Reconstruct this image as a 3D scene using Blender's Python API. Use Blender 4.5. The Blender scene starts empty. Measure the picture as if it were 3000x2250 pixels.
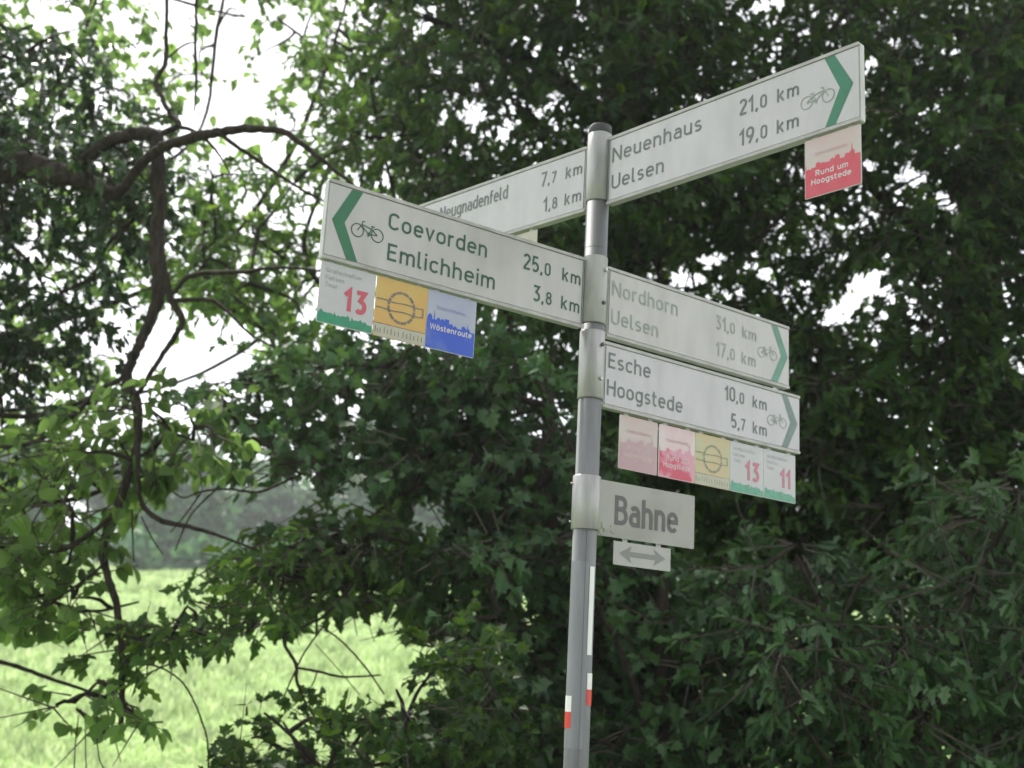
import bpy, math, random
import numpy as np
from mathutils import Vector, Matrix
PI = math.pi
R = math.radians
rng = np.random.default_rng(11)
random.seed(11)
S = bpy.context.scene
C = S.collection

# ------------------------------------------------------------------ camera, sky, sun, exposure
EYE = Vector((0, 0, 1.6))
PITCH, ROLL, FPX = 0.24476, 0.05442, 3600.66          # focal length in pixels of a 3000 px wide picture
_f = Vector((0, math.cos(PITCH), math.sin(PITCH)))
_u0 = Vector((0, -math.sin(PITCH), math.cos(PITCH)))
_r0 = Vector((1, 0, 0))
_r = math.cos(ROLL) * _r0 + math.sin(ROLL) * _u0
_u = -math.sin(ROLL) * _r0 + math.cos(ROLL) * _u0
cam_data = bpy.data.cameras.new('camera')
cam = bpy.data.objects.new('camera', cam_data)
C.objects.link(cam)
M = Matrix((_r, _u, -_f)).transposed().to_4x4()
M.translation = EYE
cam.matrix_world = M
cam_data.sensor_width = 36
cam_data.lens = 36 * FPX / 3000
cam_data.clip_start = 0.05
cam_data.clip_end = 5000
cam_data.dof.use_dof = True
cam_data.dof.focus_distance = 3.15
cam_data.dof.aperture_fstop = 3.6
S.camera = cam

SUN_EL, SUN_AZ = R(52), R(-28)       # azimuth measured from +Y towards +X
W = bpy.data.worlds.new('World')
S.world = W
W.use_nodes = True
nt = W.node_tree
nt.nodes.clear()
sky = nt.nodes.new('ShaderNodeTexSky')
sky.sky_type = 'NISHITA'
sky.sun_disc = False
sky.sun_elevation = SUN_EL
sky.sun_rotation = SUN_AZ
sky.dust_density = 3.0
tc = nt.nodes.new('ShaderNodeTexCoord')
cloud = nt.nodes.new('ShaderNodeTexNoise')
cloud.inputs['Scale'].default_value = 2.2
cloud.inputs['Detail'].default_value = 4
nt.links.new(tc.outputs['Generated'], cloud.inputs['Vector'])
cr = nt.nodes.new('ShaderNodeValToRGB')
cr.color_ramp.elements[0].color = (8.5, 8.8, 9.2, 1)
cr.color_ramp.elements[1].color = (12.0, 12.0, 12.0, 1)
nt.links.new(cloud.outputs['Fac'], cr.inputs['Fac'])
mx = nt.nodes.new('ShaderNodeMix')
mx.data_type = 'RGBA'
mx.inputs['Factor'].default_value = 0.82               # closed cloud layer over the clear sky
nt.links.new(sky.outputs['Color'], mx.inputs['A'])
nt.links.new(cr.outputs['Color'], mx.inputs['B'])
bg = nt.nodes.new('ShaderNodeBackground')
bg.inputs['Strength'].default_value = 0.10
nt.links.new(mx.outputs['Result'], bg.inputs['Color'])
wo = nt.nodes.new('ShaderNodeOutputWorld')
nt.links.new(bg.outputs['Background'], wo.inputs['Surface'])

sun_data = bpy.data.lights.new('sun', 'SUN')
sun_data.energy = 4.2
sun_data.angle = R(10)
sun_data.color = (1.0, 0.96, 0.88)
sun = bpy.data.objects.new('sun', sun_data)
C.objects.link(sun)
sd = Vector((math.sin(SUN_AZ) * math.cos(SUN_EL), math.cos(SUN_AZ) * math.cos(SUN_EL), math.sin(SUN_EL)))
sun.rotation_euler = sd.to_track_quat('Z', 'Y').to_euler()

S.view_settings.view_transform = 'Standard'
S.view_settings.look = 'None'
S.view_settings.exposure = 1.15
S.view_settings.gamma = 1.0
S.view_settings.use_curve_mapping = False
S.render.engine = 'CYCLES'
S.cycles.max_bounces = 8
S.cycles.diffuse_bounces = 4
S.cycles.transmission_bounces = 5
S.cycles.transparent_max_bounces = 8
S.cycles.volume_bounces = 0
S.cycles.use_denoising = True

# ------------------------------------------------------------------ helpers
K = 3000 / 2212.0
def at(px, py, y):
    """the place at distance y ahead that lies in the direction of a sketch point"""
    d = _f + _r * ((px * K - 1500) / FPX) - _u * ((py * K - 1125) / FPX)
    return EYE + d * (y / d.y)
_A = np.array([_r, _u, _f])
def project(P):
    """sketch coordinates and distance of an (n,3) array"""
    q = (np.asarray(P) - np.array(EYE)) @ _A.T
    return (1500 + FPX * q[:, 0] / q[:, 2]) / K, (1125 - FPX * q[:, 1] / q[:, 2]) / K, q[:, 2]

def tag(o, label=None, cat=None, group=None, kind=None):
    if label: o['label'] = label
    if cat: o['category'] = cat
    if group: o['group'] = group
    if kind: o['kind'] = kind
    return o
def empty(name, mat=None, parent=None):
    o = bpy.data.objects.new(name, None)
    o.empty_display_size = 0.1
    C.objects.link(o)
    if mat is not None: o.matrix_world = mat
    if parent: o.parent = parent
    return o
def link(name, me, mat=None, parent=None, smooth=False):
    o = bpy.data.objects.new(name, me)
    C.objects.link(o)
    if mat is not None and len(me.materials) == 0: me.materials.append(mat)
    if parent: o.parent = parent
    if smooth:
        me.polygons.foreach_set('use_smooth', [True] * len(me.polygons))
    return o
class MB:
    """collects faces for one mesh"""
    def __init__(s): s.v = []; s.f = []
    def add(s, v, f):
        n = len(s.v); s.v += [tuple(p) for p in v]; s.f += [tuple(i + n for i in q) for q in f]
    def box(s, x0, x1, y0, y1, z0, z1):
        v = [(x, y, z) for z in (z0, z1) for y in (y0, y1) for x in (x0, x1)]
        s.add(v, [(0, 2, 3, 1), (4, 5, 7, 6), (0, 1, 5, 4), (2, 6, 7, 3), (0, 4, 6, 2), (1, 3, 7, 5)])
    def prism(s, pts, z0, z1):
        """outline in x,y extruded along z"""
        n = len(pts)
        s.add([(x, y, z0) for x, y in pts] + [(x, y, z1) for x, y in pts],
              [tuple(range(n))[::-1], tuple(range(n, 2 * n))] + [(i, (i + 1) % n, n + (i + 1) % n, n + i) for i in range(n)])
    def sheet(s, pts, z):
        s.add([(x, y, z) for x, y in pts], [tuple(range(len(pts)))])
    def ribbon(s, pts, t, z, closed=False):
        """flat stroke of width t with mitred corners"""
        p = [Vector(q) for q in pts]
        p = [q for i, q in enumerate(p) if i == 0 or (q - p[i - 1]).length > 2e-5]
        if closed and (p[0] - p[-1]).length < 2e-5: p.pop()
        n = len(p); L = []; Rr = []
        for i in range(n):
            a = p[i - 1] if (i > 0 or closed) else None
            b = p[(i + 1) % n] if (i < n - 1 or closed) else None
            d1 = (p[i] - a).normalized() if a is not None else None
            d2 = (b - p[i]).normalized() if b is not None else None
            if d1 is None: d1 = d2
            if d2 is None: d2 = d1
            n1 = Vector((-d1.y, d1.x)); n2 = Vector((-d2.y, d2.x))
            m = (n1 + n2)
            m = n1 if m.length < 1e-4 else m.normalized()
            k = t / 2 / max(0.45, m.dot(n1))
            L.append(p[i] + m * k); Rr.append(p[i] - m * k)
        v = [(q.x, q.y, z) for q in L] + [(q.x, q.y, z) for q in Rr]
        s.add(v, [(n + i, n + (i + 1) % n, (i + 1) % n, i) for i in range(n if closed else n - 1)])
    def tube(s, pts, rad, sides=8, cap=True):
        """tapered tube along 3-D points"""
        p = [Vector(q) for q in pts]; n = len(p)
        up = Vector((0.13, 0.21, 1)).normalized(); rings = []
        for i in range(n):
            d = (p[min(i + 1, n - 1)] - p[max(i - 1, 0)]).normalized()
            a = up - d * up.dot(d)
            if a.length < 0.2: a = Vector((1, 0, 0)) - d * d.x
            a.normalize(); b = d.cross(a); up = a
            rings.append([p[i] + (a * math.cos(2 * PI * k / sides) + b * math.sin(2 * PI * k / sides)) * rad[i] for k in range(sides)])
        v = [q for r_ in rings for q in r_]
        f = [(i * sides + k, i * sides + (k + 1) % sides, (i + 1) * sides + (k + 1) % sides, (i + 1) * sides + k) for i in range(n - 1) for k in range(sides)]
        if cap: f += [tuple(range(sides))[::-1], tuple((n - 1) * sides + k for k in range(sides))]
        s.add(v, f)
    def mesh(s, name):
        me = bpy.data.meshes.new(name); me.from_pydata(s.v, [], s.f); me.update(); return me
    def build(s, name, mat, parent=None, smooth=False):
        return link(name, s.mesh(name), mat, parent, smooth)

def smooth_path(pts, rad, step=5, wob=0.0):
    """Catmull-Rom through control points, with a little wander"""
    P = [Vector(p) for p in pts]; out = []; ro = []; n = len(P)
    for i in range(n - 1):
        p0 = P[max(i - 1, 0)]; p1 = P[i]; p2 = P[i + 1]; p3 = P[min(i + 2, n - 1)]
        for k in range(step):
            t = k / step
            q = 0.5 * ((2 * p1) + (p2 - p0) * t + (2 * p0 - 5 * p1 + 4 * p2 - p3) * t * t + (3 * p1 - p0 - 3 * p2 + p3) * t ** 3)
            r_ = rad[i] + (rad[i + 1] - rad[i]) * t
            out.append(q + Vector([random.uniform(-1, 1) * wob * r_ for _ in range(3)])); ro.append(r_ * random.uniform(1 - 0.35 * min(wob, .4), 1 + 0.35 * min(wob, .4)))
    out.append(P[-1]); ro.append(rad[-1])
    return out, ro

# ------------------------------------------------------------------ materials
def new_mat(name):
    m = bpy.data.materials.new(name); m.use_nodes = True
    n = m.node_tree.nodes; n.clear()
    o = n.new('ShaderNodeOutputMaterial'); b = n.new('ShaderNodeBsdfPrincipled')
    m.node_tree.links.new(b.outputs[0], o.inputs['Surface'])
    return m, n, m.node_tree.links, b, o
def plain(name, col, rough=0.5, metal=0.0, var=0.0, scale=30, spec=0.5, coat=0.0, stretch=None):
    m, n, l, b, o = new_mat(name)
    b.inputs['Roughness'].default_value = rough
    b.inputs['Metallic'].default_value = metal
    b.inputs['Specular IOR Level'].default_value = spec
    b.inputs['Coat Weight'].default_value = coat
    b.inputs['Coat Roughness'].default_value = 0.12
    if var:
        t = n.new('ShaderNodeTexCoord'); q = n.new('ShaderNodeTexNoise'); q.inputs['Scale'].default_value = scale
        q.inputs['Detail'].default_value = 5; q.inputs['Roughness'].default_value = 0.6
        if stretch:
            mp = n.new('ShaderNodeMapping'); mp.inputs['Scale'].default_value = stretch
            l.new(t.outputs['Object'], mp.inputs['Vector']); l.new(mp.outputs[0], q.inputs['Vector'])
        else: l.new(t.outputs['Object'], q.inputs['Vector'])
        r_ = n.new('ShaderNodeValToRGB')
        r_.color_ramp.elements[0].position = .3; r_.color_ramp.elements[1].position = .7
        r_.color_ramp.elements[0].color = tuple(c * (1 - var) for c in col) + (1,)
        r_.color_ramp.elements[1].color = tuple(min(1, c * (1 + var)) for c in col) + (1,)
        l.new(q.outputs['Fac'], r_.inputs['Fac']); l.new(r_.outputs['Color'], b.inputs['Base Color'])
    else: b.inputs['Base Color'].default_value = tuple(col) + (1,)
    return m
def two_tone(name, c1, c2, scale=4, lo=.45, hi=.6, rough=.35, stretch=(1, 1, 1), offset=(0, 0, 0)):
    """paint c1 with worn, bleached or stained areas c2"""
    m, n, l, b, o = new_mat(name)
    b.inputs['Roughness'].default_value = rough
    t = n.new('ShaderNodeTexCoord'); mp = n.new('ShaderNodeMapping')
    mp.inputs['Scale'].default_value = stretch; mp.inputs['Location'].default_value = offset
    q = n.new('ShaderNodeTexNoise'); q.inputs['Scale'].default_value = scale; q.inputs['Detail'].default_value = 5
    l.new(t.outputs['Object'], mp.inputs['Vector']); l.new(mp.outputs[0], q.inputs['Vector'])
    r_ = n.new('ShaderNodeValToRGB')
    r_.color_ramp.elements[0].position = lo; r_.color_ramp.elements[1].position = hi
    r_.color_ramp.elements[0].color = tuple(c1) + (1,); r_.color_ramp.elements[1].color = tuple(c2) + (1,)
    l.new(q.outputs['Fac'], r_.inputs['Fac']); l.new(r_.outputs['Color'], b.inputs['Base Color'])
    return m
def leaf_mat(name, cols, trans=0.35, tcol=1.6, rough=0.5, spec=.35):
    m, n, l, b, o = new_mat(name)
    g = n.new('ShaderNodeNewGeometry'); oi = n.new('ShaderNodeObjectInfo')
    a = n.new('ShaderNodeMath'); a.operation = 'ADD'; fr = n.new('ShaderNodeMath'); fr.operation = 'FRACT'
    l.new(g.outputs['Random Per Island'], a.inputs[0]); l.new(oi.outputs['Random'], a.inputs[1]); l.new(a.outputs[0], fr.inputs[0])
    r_ = n.new('ShaderNodeValToRGB'); els = r_.color_ramp.elements
    while len(els) < len(cols): els.new(0.5)
    for i, c in enumerate(cols):
        els[i].position = i / (len(cols) - 1); els[i].color = tuple(c) + (1,)
    l.new(fr.outputs[0], r_.inputs['Fac'])
    # patches of paler and darker growth through the crown
    nz = n.new('ShaderNodeTexNoise'); nz.inputs['Scale'].default_value = 1.3; nz.inputs['Detail'].default_value = 2
    l.new(g.outputs['Position'], nz.inputs['Vector'])
    br = n.new('ShaderNodeMapRange'); br.inputs['From Min'].default_value = .3; br.inputs['From Max'].default_value = .7
    br.inputs['To Min'].default_value = .65; br.inputs['To Max'].default_value = 1.35
    l.new(nz.outputs['Fac'], br.inputs['Value'])
    hs = n.new('ShaderNodeHueSaturation'); l.new(r_.outputs['Color'], hs.inputs['Color']); l.new(br.outputs[0], hs.inputs['Value'])
    l.new(hs.outputs['Color'], b.inputs['Base Color'])
    b.inputs['Roughness'].default_value = rough; b.inputs['Specular IOR Level'].default_value = spec
    tr = n.new('ShaderNodeBsdfTranslucent'); h2 = n.new('ShaderNodeHueSaturation')
    h2.inputs['Hue'].default_value = .475; h2.inputs['Saturation'].default_value = 1.12; h2.inputs['Value'].default_value = tcol
    l.new(hs.outputs['Color'], h2.inputs['Color']); l.new(h2.outputs['Color'], tr.inputs['Color'])
    mix = n.new('ShaderNodeMixShader'); mix.inputs[0].default_value = trans
    l.new(b.outputs[0], mix.inputs[1]); l.new(tr.outputs[0], mix.inputs[2]); l.new(mix.outputs[0], o.inputs['Surface'])
    return m
def bark_mat(name, c1, c2):
    m, n, l, b, o = new_mat(name)
    t = n.new('ShaderNodeTexCoord'); mp = n.new('ShaderNodeMapping'); mp.inputs['Scale'].default_value = (9, 9, 2.2)
    q = n.new('ShaderNodeTexNoise'); q.inputs['Scale'].default_value = 4; q.inputs['Detail'].default_value = 8; q.inputs['Roughness'].default_value = .7
    l.new(t.outputs['Object'], mp.inputs[0]); l.new(mp.outputs[0], q.inputs['Vector'])
    r_ = n.new('ShaderNodeValToRGB'); r_.color_ramp.elements[0].position = .35; r_.color_ramp.elements[1].position = .68
    r_.color_ramp.elements[0].color = tuple(c1) + (1,); r_.color_ramp.elements[1].color = tuple(c2) + (1,)
    l.new(q.outputs['Fac'], r_.inputs['Fac']); l.new(r_.outputs['Color'], b.inputs['Base Color'])
    bp = n.new('ShaderNodeBump'); bp.inputs['Strength'].default_value = 1.0; bp.inputs['Distance'].default_value = .035
    l.new(q.outputs['Fac'], bp.inputs['Height']); l.new(bp.outputs[0], b.inputs['Normal'])
    b.inputs['Roughness'].default_value = .9; b.inputs['Specular IOR Level'].default_value = .2
    return m

m_oak = leaf_mat('oak_leaf', [(.014, .040, .009), (.026, .064, .014), (.042, .088, .016), (.024, .060, .022), (.060, .118, .018)], spec=.25)
m_oak_pale = leaf_mat('oak_leaf_pale', [(.030, .070, .018), (.050, .105, .022), (.036, .080, .026), (.075, .140, .026)], trans=.52, tcol=2.5)
m_blue = leaf_mat('matt_leaf', [(.030, .075, .026), (.045, .102, .042), (.042, .098, .024), (.066, .125, .056)], trans=.28, rough=.48, spec=.35)
m_light = leaf_mat('light_leaf', [(.07, .13, .035), (.09, .16, .05), (.055, .10, .035), (.11, .19, .06)], trans=.62, tcol=2.3)
m_ivy = leaf_mat('ivy_leaf', [(.014, .038, .012), (.022, .055, .02), (.035, .08, .022), (.02, .045, .02)], trans=.2, rough=.35, spec=.5)
m_far = leaf_mat('far_leaf', [(.03, .085, .035), (.05, .12, .045), (.04, .10, .05)], trans=.3)
m_bark = bark_mat('bark', (.012, .009, .007), (.048, .038, .030))
m_bark_red = bark_mat('bark_brown', (.012, .0095, .008), (.070, .054, .043))
m_twig = plain('twig', (.045, .036, .027), .8, var=.3, scale=12)

m_white = plain('sign_white', (.415, .40, .40), .30, var=.09, scale=5, coat=.3, stretch=(2.2, .8, 1))
m_white_cool = plain('sign_white_cool', (.425, .41, .435), .24, var=.08, scale=5, coat=.4, stretch=(2.2, .8, 1))
def grime(m, amount=.22):
    n = m.node_tree.nodes; l = m.node_tree.links; b = [q for q in n if q.type == 'BSDF_PRINCIPLED'][0]
    src = b.inputs['Base Color'].links[0].from_socket; t = n.new('ShaderNodeTexCoord')
    mx_ = n.new('ShaderNodeMix'); mx_.data_type = 'RGBA'; mx_.blend_type = 'MULTIPLY'
    mp = n.new('ShaderNodeMapping'); mp.inputs['Scale'].default_value = (26, 4, 1); q = n.new('ShaderNodeTexNoise'); q.inputs['Scale'].default_value = 1; q.inputs['Detail'].default_value = 3
    l.new(t.outputs['Object'], mp.inputs[0]); l.new(mp.outputs[0], q.inputs['Vector'])
    q2 = n.new('ShaderNodeTexNoise'); q2.inputs['Scale'].default_value = 7; q2.inputs['Detail'].default_value = 6; l.new(t.outputs['Object'], q2.inputs['Vector'])
    mu = n.new('ShaderNodeMath'); mu.operation = 'MULTIPLY'; l.new(q.outputs['Fac'], mu.inputs[0]); l.new(q2.outputs['Fac'], mu.inputs[1])
    r_ = n.new('ShaderNodeMapRange'); r_.inputs['From Min'].default_value = .22; r_.inputs['From Max'].default_value = .42; r_.inputs['To Max'].default_value = amount
    l.new(mu.outputs[0], r_.inputs['Value']); mx_.inputs['B'].default_value = (.52, .55, .42, 1)
    l.new(r_.outputs[0], mx_.inputs['Factor']); l.new(src, mx_.inputs['A']); l.new(mx_.outputs['Result'], b.inputs['Base Color'])
grime(m_white, .17); grime(m_white_cool, .13)
m_rail = plain('rail_paint', (.37, .36, .355), .45, var=.22, scale=16)
m_groove = plain('groove', (.10, .11, .10), .8)
m_back = plain('panel_back', (.42, .43, .41), .5, .3, var=.15, scale=9)
m_ink = plain('ink_green', (.020, .080, .055), .5)
m_ink_glare = plain('ink_glare', (.12, .145, .14), .5, var=.2, scale=30)  # same green print, grayed: glossy reflection painted into the colour
m_ink_glare_pale = plain('ink_glare_pale', (.25, .285, .27), .5, var=.2, scale=30)  # print washed paler still, with the surface glare put in as colour
m_green = plain('arrow_green', (.006, .125, .050), .4, var=.12, scale=20)
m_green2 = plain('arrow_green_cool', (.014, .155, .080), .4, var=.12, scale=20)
m_green_glare = plain('arrow_green_glare', (.085, .225, .18), .45, var=.15, scale=20)  # arrow green lightened to paint in the glossy reflection
m_green_glare_gray = plain('arrow_green_glare_gray', (.13, .19, .185), .45, var=.12, scale=20)  # arrow green grayed, reflection painted into the base colour
m_alu = plain('aluminium', (.34, .335, .335), .42, .45, var=.22, scale=7, stretch=(5, 5, .7))
m_alu_dull = two_tone('aluminium_dull', (.36, .36, .35), (.24, .24, .23), 9, .45, .75, .45, (3, 3, .8))
m_pole = plain('galvanised_pole', (.165, .168, .178), .6, .15, var=.24, scale=6, stretch=(4, 4, .5))
m_cap = plain('plastic_cap', (.045, .047, .05), .6, var=.3, scale=40)
m_sheath = plain('sticker_sheath', (.185, .188, .215), .35, 0, var=.16, scale=7, stretch=(4, 4, .5))
m_screw = plain('screw', (.42, .42, .40), .3, .8)
m_screw_dark = plain('screw_dark', (.12, .12, .115), .5, .6)
m_red = plain('sticker_red', (.55, .035, .025), .4)
m_stwhite = plain('sticker_white', (.70, .70, .69), .4)
m_place = two_tone('place_sign_dirty', (.315, .31, .295), (.20, .20, .165), 5.5, .48, .78, .5, (1, 1.2, 1), (3, 1, 0))
m_place_ink = plain('place_ink', (.085, .085, .083), .5, var=.1)
m_moss = plain('algae', (.17, .19, .10), .9, var=.3, scale=60)
m_pl_white = plain('plaque_white', (.44, .435, .46), .35, var=.05, scale=10)
m_pl_orange = two_tone('plaque_orange', (.56, .31, .075), (.52, .35, .09), 14, .35, .65)
m_pl_orange_faded = two_tone('plaque_orange_faded', (.52, .36, .19), (.42, .41, .25), 9, .35, .65)
m_pl_pink = two_tone('plaque_pink', (.50, .33, .33), (.47, .42, .405), 9, .35, .65)
m_pl_pink2 = two_tone('plaque_pink_bright', (.58, .36, .41), (.58, .49, .50), 9, .35, .65)
m_pl_blue = two_tone('plaque_pale_blue', (.28, .31, .47), (.35, .37, .47), 9, .35, .65)
m_pl_beige = plain('plaque_back', (.42, .40, .33), .5, var=.08)
m_sk_green = plain('skyline_green', (.01, .22, .115), .4, var=.15, scale=40)
m_sk_green_faded = plain('skyline_green_faded', (.09, .30, .21), .4, var=.2, scale=40)
m_sk_red = two_tone('skyline_red', (.50, .035, .06), (.52, .08, .11), 16, .4, .7)
m_sk_pink = two_tone('skyline_faded', (.40, .235, .27), (.42, .30, .315), 12, .35, .65)
m_sk_mixed = two_tone('skyline_half_bleached', (.56, .27, .35), (.50, .05, .10), 13, .46, .54, offset=(.43, .2, 0))
m_sk_blue = two_tone('skyline_blue', (.004, .06, .48), (.08, .14, .46), 11, .50, .68, offset=(.33, .1, 0))
m_num = plain('number_red', (.48, .065, .10), .4)
m_num_faded = plain('number_red_faded', (.45, .15, .20), .4, var=.12, scale=50)
m_small = plain('small_print', (.30, .30, .31), .5)
m_small_faded = plain('small_print_faded', (.42, .42, .45), .5)
m_print_white = plain('print_white', (.56, .52, .55), .5)
m_print_pink = plain('print_pink', (.50, .30, .34), .5)
m_print_bluegray = plain('print_blue', (.20, .24, .46), .5)
m_ring = plain('ring_print', (.17, .15, .13), .5, var=.4, scale=60)
m_ring_faded = plain('ring_print_faded', (.24, .25, .18), .5, var=.3, scale=60)

# ------------------------------------------------------------------ ground: level verge, then the meadow rises
def ground_z(x, y):
    t = np.clip((np.asarray(y, float) - 19) / 44, 0, 1)
    z = 6.5 * (t * t * (3 - 2 * t) * .45 + t * .55)
    return z + 0.10 * np.sin(np.asarray(x) * .35 + 1) * np.sin(np.asarray(y) * .27) * np.clip((np.asarray(y) - 10) / 10, 0, 1)
def make_ground():
    xs = np.concatenate([np.linspace(-2500, -70, 10), np.linspace(-60, 60, 81), np.linspace(70, 2500, 10)])
    ys = np.concatenate([np.linspace(-2500, -30, 8), np.linspace(-20, 110, 100), np.linspace(130, 3000, 12)])
    X, Y = np.meshgrid(xs, ys)
    v = np.stack([X, Y, ground_z(X, Y)], -1).reshape(-1, 3)
    nx = len(xs); f = [(j * nx + i, j * nx + i + 1, (j + 1) * nx + i + 1, (j + 1) * nx + i) for j in range(len(ys) - 1) for i in range(nx - 1)]
    me = bpy.data.meshes.new('meadow'); me.from_pydata(v.tolist(), [], f)
    m, n, l, b, o = new_mat('meadow_soil')
    g = n.new('ShaderNodeNewGeometry'); q = n.new('ShaderNodeTexNoise'); q.inputs['Scale'].default_value = 1.1; q.inputs['Detail'].default_value = 9
    l.new(g.outputs['Position'], q.inputs['Vector'])
    r_ = n.new('ShaderNodeValToRGB'); r_.color_ramp.elements[0].color = (.12, .19, .06, 1); r_.color_ramp.elements[1].color = (.22, .31, .12, 1)
    r_.color_ramp.elements[0].position = .35; r_.color_ramp.elements[1].position = .65
    l.new(q.outputs['Fac'], r_.inputs['Fac']); l.new(r_.outputs['Color'], b.inputs['Base Color'])
    b.inputs['Roughness'].default_value = 1; b.inputs['Specular IOR Level'].default_value = .1
    tag(link('meadow_ground', me, m, smooth=True), kind='structure')
make_ground()
def path():
    mb = MB(); n = 24; xs = [-30 + 60 * i / n for i in range(n + 1)]
    L = [(x, -3.6 + .25 * math.sin(x * .21), .022) for x in xs]; Rr = [(x, 2.75 + .06 * x + .12 * math.sin(x * .33), .022) for x in xs]
    mb.add(L + Rr, [(i, i + 1, n + 2 + i, n + 1 + i) for i in range(n)])
    m, nn, l, b, o = new_mat('asphalt'); g = nn.new('ShaderNodeNewGeometry'); q = nn.new('ShaderNodeTexNoise'); q.inputs['Scale'].default_value = 40; q.inputs['Detail'].default_value = 8
    l.new(g.outputs['Position'], q.inputs['Vector']); r_ = nn.new('ShaderNodeValToRGB'); r_.color_ramp.elements[0].color = (.10, .10, .10, 1); r_.color_ramp.elements[1].color = (.22, .215, .21, 1)
    l.new(q.outputs['Fac'], r_.inputs['Fac']); l.new(r_.outputs['Color'], b.inputs['Base Color']); b.inputs['Roughness'].default_value = .9
    tag(mb.build('path', m), kind='structure')
path()

# ------------------------------------------------------------------ leaf shapes (half outlines, x to the side, y to the tip)
HALF = {
    'oak': [(0, 0), (.09, .14), (.22, .33), (.12, .45), (.29, .66), (.15, .78), (.10, .95), (0, 1)],
    'round': [(0, 0), (.27, .02), (.44, .28), (.36, .64), (.14, .88), (0, 1)],
    'ivy': [(0, .05), (.24, -.08), (.46, .12), (.27, .33), (.30, .58), (0, 1)],
    'maple': [(0, .02), (.22, -.04), (.34, .16), (.56, .34), (.30, .46), (.34, .72), (.12, .70), (0, 1)],
    'oval': [(0, 0), (.17, .22), (.23, .52), (.13, .82), (0, 1)],
}
def leaf_template(kind, fold=.35, droop=.22):
    h = HALF[kind]; n = len(h)
    pts = [(x, y) for x, y in h] + [(-x, y) for x, y in h[1:-1][::-1]]
    v = np.array([(x, y, fold * abs(x) - droop * y * y) for x, y in pts])
    left = list(range(0, n)); right = [0] + list(range(n - 1, len(pts)))
    return v, [left, right]
TEMPL = {k: leaf_template(k) for k in HALF}
LEAF_MESH = {}
def leaf_mesh(kind, mat):
    if (kind, mat.name) not in LEAF_MESH:
        v, f = TEMPL[kind]; me = bpy.data.meshes.new('leaf'); me.from_pydata(v.tolist(), [], f); me.materials.append(mat)
        LEAF_MESH[kind, mat.name] = me
    return LEAF_MESH[kind, mat.name]
def leaves_to_mesh(name, kind, P, X, Y, Z, size, mat):
    """join n leaves in one mesh with numpy"""
    v, f = TEMPL[kind]; n = len(P); k = len(v)
    V = P[:, None, :] + size[:, None, None] * (X[:, None, :] * v[None, :, 0, None] + Y[:, None, :] * v[None, :, 1, None] + Z[:, None, :] * v[None, :, 2, None])
    me = bpy.data.meshes.new(name); me.vertices.add(n * k); me.vertices.foreach_set('co', V.reshape(-1))
    loops = np.concatenate([np.array(q) for q in f]); L = len(loops)
    me.loops.add(n * L); me.polygons.add(n * len(f))
    me.loops.foreach_set('vertex_index', (loops[None, :] + np.arange(n)[:, None] * k).reshape(-1).astype(np.int32))
    ls = np.cumsum([0] + [len(q) for q in f[:-1]])
    me.polygons.foreach_set('loop_start', (ls[None, :] + np.arange(n)[:, None] * L).reshape(-1).astype(np.int32))
    me.polygons.foreach_set('loop_total', np.tile([len(q) for q in f], n).astype(np.int32))
    me.update(calc_edges=True); me.materials.append(mat)
    return me
def norm(a): return a / np.maximum(np.linalg.norm(a, axis=-1, keepdims=True), 1e-9)
def in_poly(x, y, poly):
    inside = np.zeros(len(x), bool); n = len(poly)
    for i in range(n):
        x1, y1 = poly[i]; x2, y2 = poly[(i + 1) % n]
        c = ((y1 > y) != (y2 > y)) & (x < (x2 - x1) * (y - y1) / (y2 - y1 + 1e-9) + x1)
        inside ^= c
    return inside

# open gaps between the crowns (sketch x, y, half width, half height)
OPEN = [([(-100, 1400), (160, 1385), (240, 1400), (60, 1435), (35, 1520), (60, 1575), (200, 1590), (380, 1605), (400, 1540), (340, 1465), (260, 1440), (340, 1432), (560, 1400), (720, 1355), (840, 1385), (960, 1400), (870, 1440), (840, 1520), (760, 1490), (620, 1480), (520, 1510), (455, 1620), (440, 1760), (-100, 1760)], .02),
        ([(175, 1290), (260, 1262), (350, 1262), (420, 1320), (380, 1335), (260, 1330), (180, 1340)], .12),
        ([(310, 1100), (500, 1045), (700, 1060), (640, 1120), (480, 1170), (430, 1235), (340, 1225)], .16), ([(860, 1090), (960, 1070), (970, 1140), (880, 1150)], .3),
        ([(370, 850), (420, 700), (500, 670), (560, 740), (500, 800), (440, 850)], .3)]
def gapped(P, gaps):
    x, y, _ = project(P); keep = np.ones(len(P), bool)
    for gx, gy, rx, ry in gaps:
        keep &= ((x - gx) / rx) ** 2 + ((y - gy) / ry) ** 2 > rng.uniform(.55, 1.25, len(P))
    for poly, left in OPEN:
        keep &= ~in_poly(x, y, poly) | (rng.uniform(0, 1, len(P)) < left)
    return keep

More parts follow.
